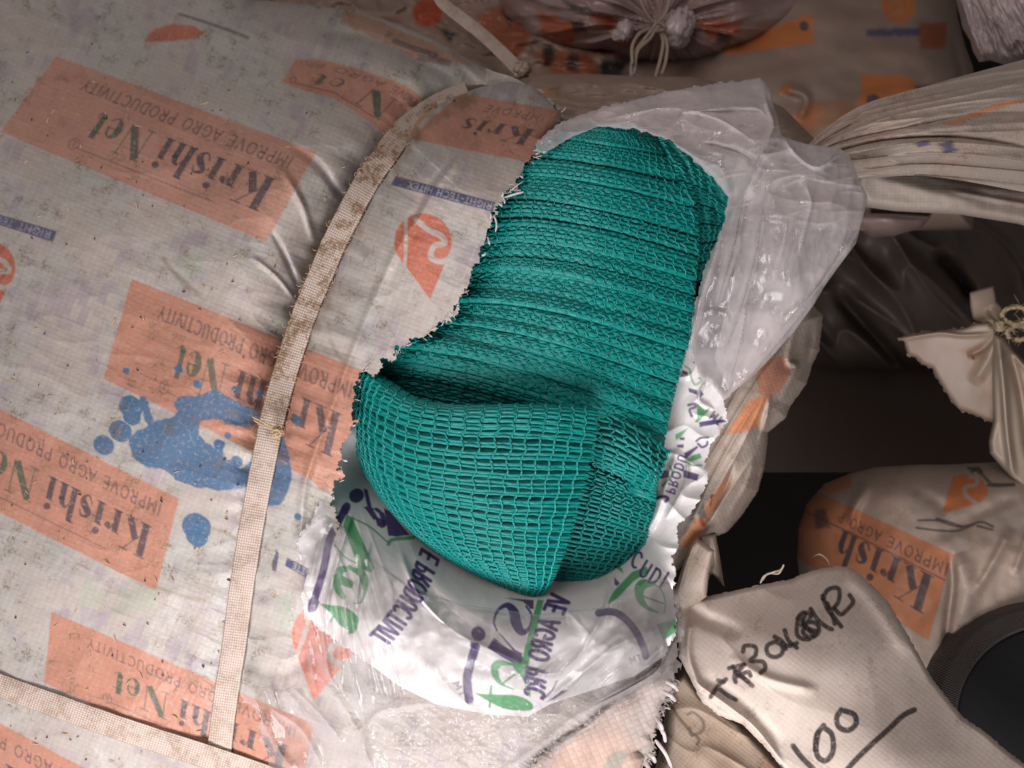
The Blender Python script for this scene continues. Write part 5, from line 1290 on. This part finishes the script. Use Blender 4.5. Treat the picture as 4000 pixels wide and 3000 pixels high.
# ------------------------------------------------------------------ lower right: cream printed sack, dark disc, marked sack
mk = Marks()
OC = (.62, .24, .11)
fr = panel(mk, (3625, 2500), (3060, 2140), (3155, 1905), (3720, 2165), 2.35, ink=.0, text=False, tagline=False, col=OC)
mk.poly([(3200, 1800), (3310, 1840), (3330, 1900), (3240, 1930), (3180, 1900)], OC, .8, 6, 6)
fat(mk, fr, 'Krish', .12, .34, .44, .95, INK, .9)
mk.stroke([fr(0.0, .315), fr(1.3, .325), fr(2.35, .36)], 5, INK, .8)
sans(mk, fr, 'IMPROVE AGRO P', .0, .13, .13, 1.0, INK, .75, .15, .2)
mk.poly([(3180, 1990), (3230, 1985), (3240, 2060), (3190, 2065)], INK, .7, 6, 6)
off, k = (2600, 1000), .633
mk.poly([(off[0] + x * k, off[1] + y * k) for x, y in ((1772, 1365), (1830, 1345), (1900, 1350), (1960, 1385), (1992, 1440), (1985, 1480), (1940, 1520), (1870, 1545), (1770, 1572), (1710, 1580), (1735, 1480))], (.66, .21, .07), .95, 3, 2)
scribble(mk, off, k, [[(1880, 1360), (1920, 1375), (1915, 1410), (1850, 1430), (1855, 1480), (1910, 1520)]], 16, CLOTHC, .7)
scribble(mk, off, k, [[(1870, 1310), (1905, 1315), (1960, 1355), (2010, 1405), (2080, 1410), (2150, 1412)], [(1890, 1330), (1925, 1308), (1950, 1330)], [(1990, 1415), (2060, 1418), (2145, 1410)]], 13, (.07, .065, .07), .75)
off, k = (2400, 1800), .7233
scribble(mk, off, k, [[(1640, 322), (1740, 322), (1830, 350), (1900, 352), (1980, 330), (2045, 355)], [(1632, 362), (1740, 375), (1850, 378), (1940, 345)], [(1960, 352), (2040, 372)], [(1740, 312), (1820, 335), (1880, 358)]], 9, (.06, .055, .06), .8)
o = sheet('cream_sack', [(3130, 2330), (3115, 2180), (3120, 2060), (3150, 1970), (3220, 1890), (3320, 1850), (3420, 1825), (3600, 1815), (3700, 1815), (3900, 1805), (4250, 1830), (4250, 3000), (3600, 3000), (3200, 2600)],
      [(3140, 2200, .70), (3200, 1950, .70), (3500, 1900, .645), (3450, 1830, .68), (3700, 1840, .67), (3900, 1850, .665), (3500, 2200, .61), (3700, 2150, .605), (3900, 2150, .60), (4200, 2200, .61), (3650, 2550, .60), (3900, 2500, .60), (3300, 2500, .63), (4200, 2700, .60), (3600, 2900, .61)], 4, M_CREAM, None,
      marks=mk, roll=(130, .07), uvang=24, disp=lambda x, y, s: .003 * fbm(x / 200, y / 200, 3, 3),
      creases=[([(3710, 2150), (3720, 2280), (3700, 2450), (3690, 2600)], 16, -.008), ([(3740, 2160), (3780, 2300), (3750, 2450)], 40, .006), ([(3400, 1880), (3330, 2000), (3340, 2060)], 22, .008), ([(3640, 2120), (3800, 2020), (3980, 1940)], 26, -.004), ([(3950, 2060), (3880, 2200), (3800, 2330)], 20, .006), ([(4020, 2080), (3960, 2250)], 18, .005), ([(3560, 1900), (3660, 1960), (3700, 2010)], 26, -.004)])
tag(o, 'cream sack with an orange panel and pen scribbles, lying behind the hand-marked sack', 'sack')

# round black pad with a ribbed grey rubber rim (seen partly, lower right corner)
def disc(cpx, cpy, d, r, tiltv):
    c = P(cpx, cpy, d)
    root = empty('rubber_disc', c, 'big black disc with a grey ribbed rubber rim cut off by the lower right corner', 'rubber disc')
    ax = RM @ np.array(tiltv, float); ax /= np.linalg.norm(ax)
    e1 = np.cross(ax, RM @ np.array([0, 1.0, 0])); e1 /= np.linalg.norm(e1); e2 = np.cross(ax, e1)
    def lathe(name, prof, mat, n=260, rib=None):
        V = []
        th = np.arange(n) * 2 * math.pi / n
        for i, (rr, hh) in enumerate(prof):
            r_ = rr + (rib(th, i) if rib else 0)
            V.append(c + (np.cos(th)[:, None] * e1 + np.sin(th)[:, None] * e2) * np.reshape(r_, (-1, 1)) + ax * hh)
        m = len(prof); V = np.vstack(V)
        i0 = (np.arange(m - 1) * n)[:, None]; j = np.arange(n)[None]; j2 = (j + 1) % n
        F = np.stack([i0 + j, i0 + j2, i0 + n + j2, i0 + n + j], -1).reshape(-1, 4)
        return mesh_np(name, V, F, mat, root)
    k = r
    rib = lambda th, i: (0.0007 * np.sin(th * 300) if i in (1, 2, 3) else 0 * th)
    lathe('rim', [(k, -.05), (k, -.012), (k - .002, -.004), (k - .010, .004), (k - .010, .005), (k - .0125, .002), (k - .014, -.006), (k - .015, -.02)], M_RUBR, 2400, rib)
    lathe('pad', [(k - .0135, -.03), (k - .0142, -.004), (k - .016, -.002), (k * .5, .002), (.0005, .003)], M_RUBB)
disc(4150, 2850, .56, .083, (-.10, .12, 1))

# hand-marked sack
mk = Marks()
off, k = (2400, 1800), .7233
INKB = (.028, .02, .022)
scribble(mk, off, k, [[(520, 1275), (560, 1215), (602, 1180)], [(590, 1195), (560, 1185)], [(570, 1235), (610, 1265), (655, 1290)],
    [(640, 1110), (690, 1165), (745, 1215)], [(700, 1105), (650, 1160), (655, 1195)], [(620, 1120), (700, 1100)], [(665, 1165), (720, 1140), (735, 1160)], [(650, 1140), (720, 1190)],
    [(695, 1030), (705, 1000), (760, 1005), (762, 1050), (735, 1080), (800, 1085), (815, 1120), (790, 1145)],
    [(870, 975), (825, 1000), (830, 1045), (870, 1060), (905, 1040), (905, 1000), (870, 975)],
    [(865, 950), (905, 975), (925, 1015)], [(910, 990), (945, 1000), (985, 985)], [(920, 915), (940, 970), (985, 1010)],
    [(990, 860), (985, 930), (1010, 960), (1050, 965)], [(990, 850), (1020, 820), (1060, 830), (1045, 870), (1010, 890), (1060, 870), (1100, 890), (1100, 930), (1060, 955), (1020, 930), (1025, 900)], [(1000, 840), (1040, 900), (1090, 920)], [(1030, 830), (1020, 880), (1080, 945)],
    [(1060, 800), (1100, 860), (1150, 900), (1175, 910)],
    [(1125, 730), (1150, 800), (1190, 850), (1225, 895)], [(1125, 745), (1150, 700), (1190, 685), (1215, 700), (1210, 760), (1180, 800)], [(1190, 800), (1225, 830), (1270, 790), (1290, 760), (1270, 725)], [(1150, 770), (1180, 840), (1190, 880)]], 18, INKB, .9)
scribble(mk, off, k, [[(965, 1540), (1010, 1600), (1070, 1660)], [(895, 1655), (960, 1740), (1010, 1800)], [(1130, 1430), (1090, 1490), (1095, 1590), (1140, 1620), (1180, 1570), (1175, 1480), (1130, 1440)], [(1100, 1470), (1085, 1560)],
    [(1225, 1345), (1200, 1390), (1215, 1440), (1265, 1455), (1305, 1420), (1295, 1370), (1240, 1350)], [(1620, 1345), (1560, 1375), (1480, 1450), (1380, 1540), (1280, 1640), (1200, 1740)]], 22, INKB, .92)
mk.stroke([(2668, 2616), (2670, 2618)], 11, (.03, .02, .02), .9)
CB = sheet('marked_sack', [(2655, 2350), (2700, 2338), (2800, 2322), (2900, 2300), (2980, 2282), (3090, 2262), (3160, 2232), (3230, 2215), (3310, 2214), (3350, 2235), (3400, 2280), (3470, 2350), (3540, 2470), (3590, 2560), (3640, 2650), (3680, 2700), (3720, 2750), (3760, 2800), (3850, 2860), (3930, 2930), (4010, 2990), (4160, 3120), (4160, 3350), (3300, 3350), (3100, 3060), (3000, 2930), (2900, 2830), (2800, 2790), (2740, 2740), (2690, 2640), (2650, 2560), (2645, 2450)],
      [(2660, 2360, .515), (2650, 2550, .497), (2760, 2740, .478), (2900, 2330, .522), (3300, 2220, .545), (3400, 2290, .535), (3000, 2500, .485), (3300, 2480, .490), (3540, 2480, .515), (3640, 2660, .505), (3300, 2750, .468), (2950, 2750, .465), (3900, 2920, .490), (3500, 2950, .455), (3000, 2930, .458), (4100, 3200, .47), (3300, 3300, .445)], 3.4, M_NOTE, None,
      marks=mk, uvang=38, roll=(20, .008), disp=lambda x, y, s: .0022 * fbm(x / 330, y / 330, 3, 2) + .0008 * ridge(*[a / b for a, b in zip(rot(x, y, 48), (700, 260))], 8, 1),
      jag=lambda X, Y: fbm(X / 20, Y / 20, 3, 2) * 3, creases=[([(2660, 2360), (2760, 2420), (2900, 2480)], 26, -.005), ([(2680, 2640), (2850, 2760), (2960, 2850), (3060, 2990)], 12, .004), ([(2720, 2640), (2900, 2760), (3050, 2920)], 26, -.003), ([(2850, 2560), (3000, 2650), (3200, 2700)], 20, .003), ([(2700, 2400), (2690, 2560), (2740, 2700)], 14, .004), ([(3280, 2230), (3400, 2330), (3560, 2560)], 30, .003)])
tag(CB, 'pale woven sack marked T#304 and 100 in black pen at the lower right', 'sack')
# stitched hem thread
hs = smooth_line([(2790, 2640), (2900, 2770), (3000, 2900), (3090, 3010)], 8)
tubes('hem_cord', [P(hs[:, 0], hs[:, 1], np.linspace(.4745, .4530, len(hs)))], .0007, M_STRAND, CB, 6) if False else None
# lower fold of another sack under it
mk = Marks()
scribble(mk, (2000, 2400), .36166, [[(1740, 1010), (1790, 1100), (1890, 1220), (1940, 1310)], [(1900, 1080), (1960, 1060), (2060, 1150), (2060, 1250), (1960, 1300), (1920, 1230)], [(1960, 1290), (2020, 1350), (2000, 1400)]], 12, (.10, .075, .06), .7)
mk.poly([(3000, 2960), (3080, 3020), (3060, 3100), (2950, 3060)], (.50, .22, .12), .5, 12, 8)
o = sheet('brown_sack', [(2610, 2640), (2680, 2600), (2760, 2700), (2900, 2800), (3050, 2960), (3250, 3200), (3300, 3400), (2500, 3400), (2560, 3000), (2590, 2860), (2600, 2740)],
      [(2640, 2640, .515), (2800, 2760, .505), (3000, 2950, .495), (2600, 2900, .505), (2800, 3000, .485), (3200, 3200, .48), (2600, 3300, .49)], 3.6, cloth_mat('brown dusty sack', (.42, .33, .25), cells=60, wstr=.5, dirt=.7, rough=.55, speck=.2, dirtcol=(.16, .09, .045)), None, marks=mk, uvang=38, roll=(50, .03),
      disp=lambda x, y, s: .002 * fbm(x / 190, y / 190, 3, 2) + .0015 * ridge(*[a / b for a, b in zip(rot(x, y, 45), (400, 140))], 3, 1))
tag(o, 'brown stained sack fold with a faint pen letter, under the hand-marked sack', 'sack')
# wisp of thread above the marked sack
w1 = P(*smooth_line([(2970, 2278, .50), (2985, 2250, .495), (3020, 2235, .49), (3050, 2225, .49), (3062, 2205, .488)], 6).T); w2 = P(*smooth_line([(2975, 2270, .50), (3000, 2240, .497), (3040, 2240, .49), (3058, 2215, .49)], 6).T)
w3 = P(*smooth_line([(3170, 2180, .56), (3200, 2165, .55), (3230, 2185, .55), (3240, 2210, .548)], 6).T)
for w_ in (w1, w2, w3): tubes('loose_thread', [w_], .0006, M_TIE, CB, 5)

# ------------------------------------------------------------------ straw and crumbs lying on the big sack
def litter(name, n, mat, seed, rng, label):
    r = random.Random(seed); Ls = []; rad = []
    xs = []; ys = []; an = []; ln = []
    for i in range(n):
        x = r.uniform(30, 1650); y = r.uniform(150, 2980)
        if x > 830 + (2900 - y) * .24 and r.random() < .7: x = r.uniform(30, 800)
        if x > 1300 and y > 700: x -= 500
        xs.append(x); ys.append(y); an.append(r.uniform(0, 3.1)); ln.append(r.uniform(*rng))
    xs = np.array(xs); ys = np.array(ys)
    d = np.where((lambda q: (q[1] < 0))(line_dist(np.array(EDGE), xs, ys)), left_depth(xs, ys), sack_base(xs, ys)) - sack_disp(xs, ys, None) - .0007
    for i in range(n):
        dx = math.cos(an[i]) * ln[i] / 2; dy = math.sin(an[i]) * ln[i] / 2
        Ls.append(P([xs[i] - dx, xs[i] + r.uniform(-2, 2), xs[i] + dx], [ys[i] - dy, ys[i] + r.uniform(-3, 3), ys[i] + dy], d[i] + np.array([.0, -.0004, 0])))
        rad.append(r.uniform(.00022, .0006))
    o = tubes(name, Ls, rad, mat, None, 5, .6)
    return tag(o, label, 'litter', None, 'stuff')
litter('straw_litter', 90, M_STRAW, 4, (8, 34), 'pale straw flecks scattered over the dirty sack')
litter('dark_litter', 120, M_STRAWD, 9, (4, 16), 'dark crumbs scattered over the dirty sack')
# fibres and dirt along the strap
r = random.Random(31); Ls = []
sl = smooth_line(STRAPC, 10)
for i in range(240):
    k = int(len(sl) * (.35 + .62 * r.random())); x, y = sl[min(k, len(sl) - 1)]
    x += r.choice((-1, 1)) * r.uniform(20, 62) ; y += r.uniform(-10, 10)
    d0 = float(strap_depth(np.array([x]), np.array([y]))[0]) - .0035 + r.uniform(-.0008, .0012)
    a = r.uniform(0, 6.28); L = r.uniform(8, 36)
    Ls.append(P(*np.array([(x + math.cos(a + .35 * j) * L * j / 4, y + math.sin(a + .35 * j) * L * j / 4, d0 - .0006 * math.sin(j)) for j in range(5)]).T))
tag(tubes('strap_fibres', Ls, .00022, M_STRAW, sack, 4), kind='stuff')
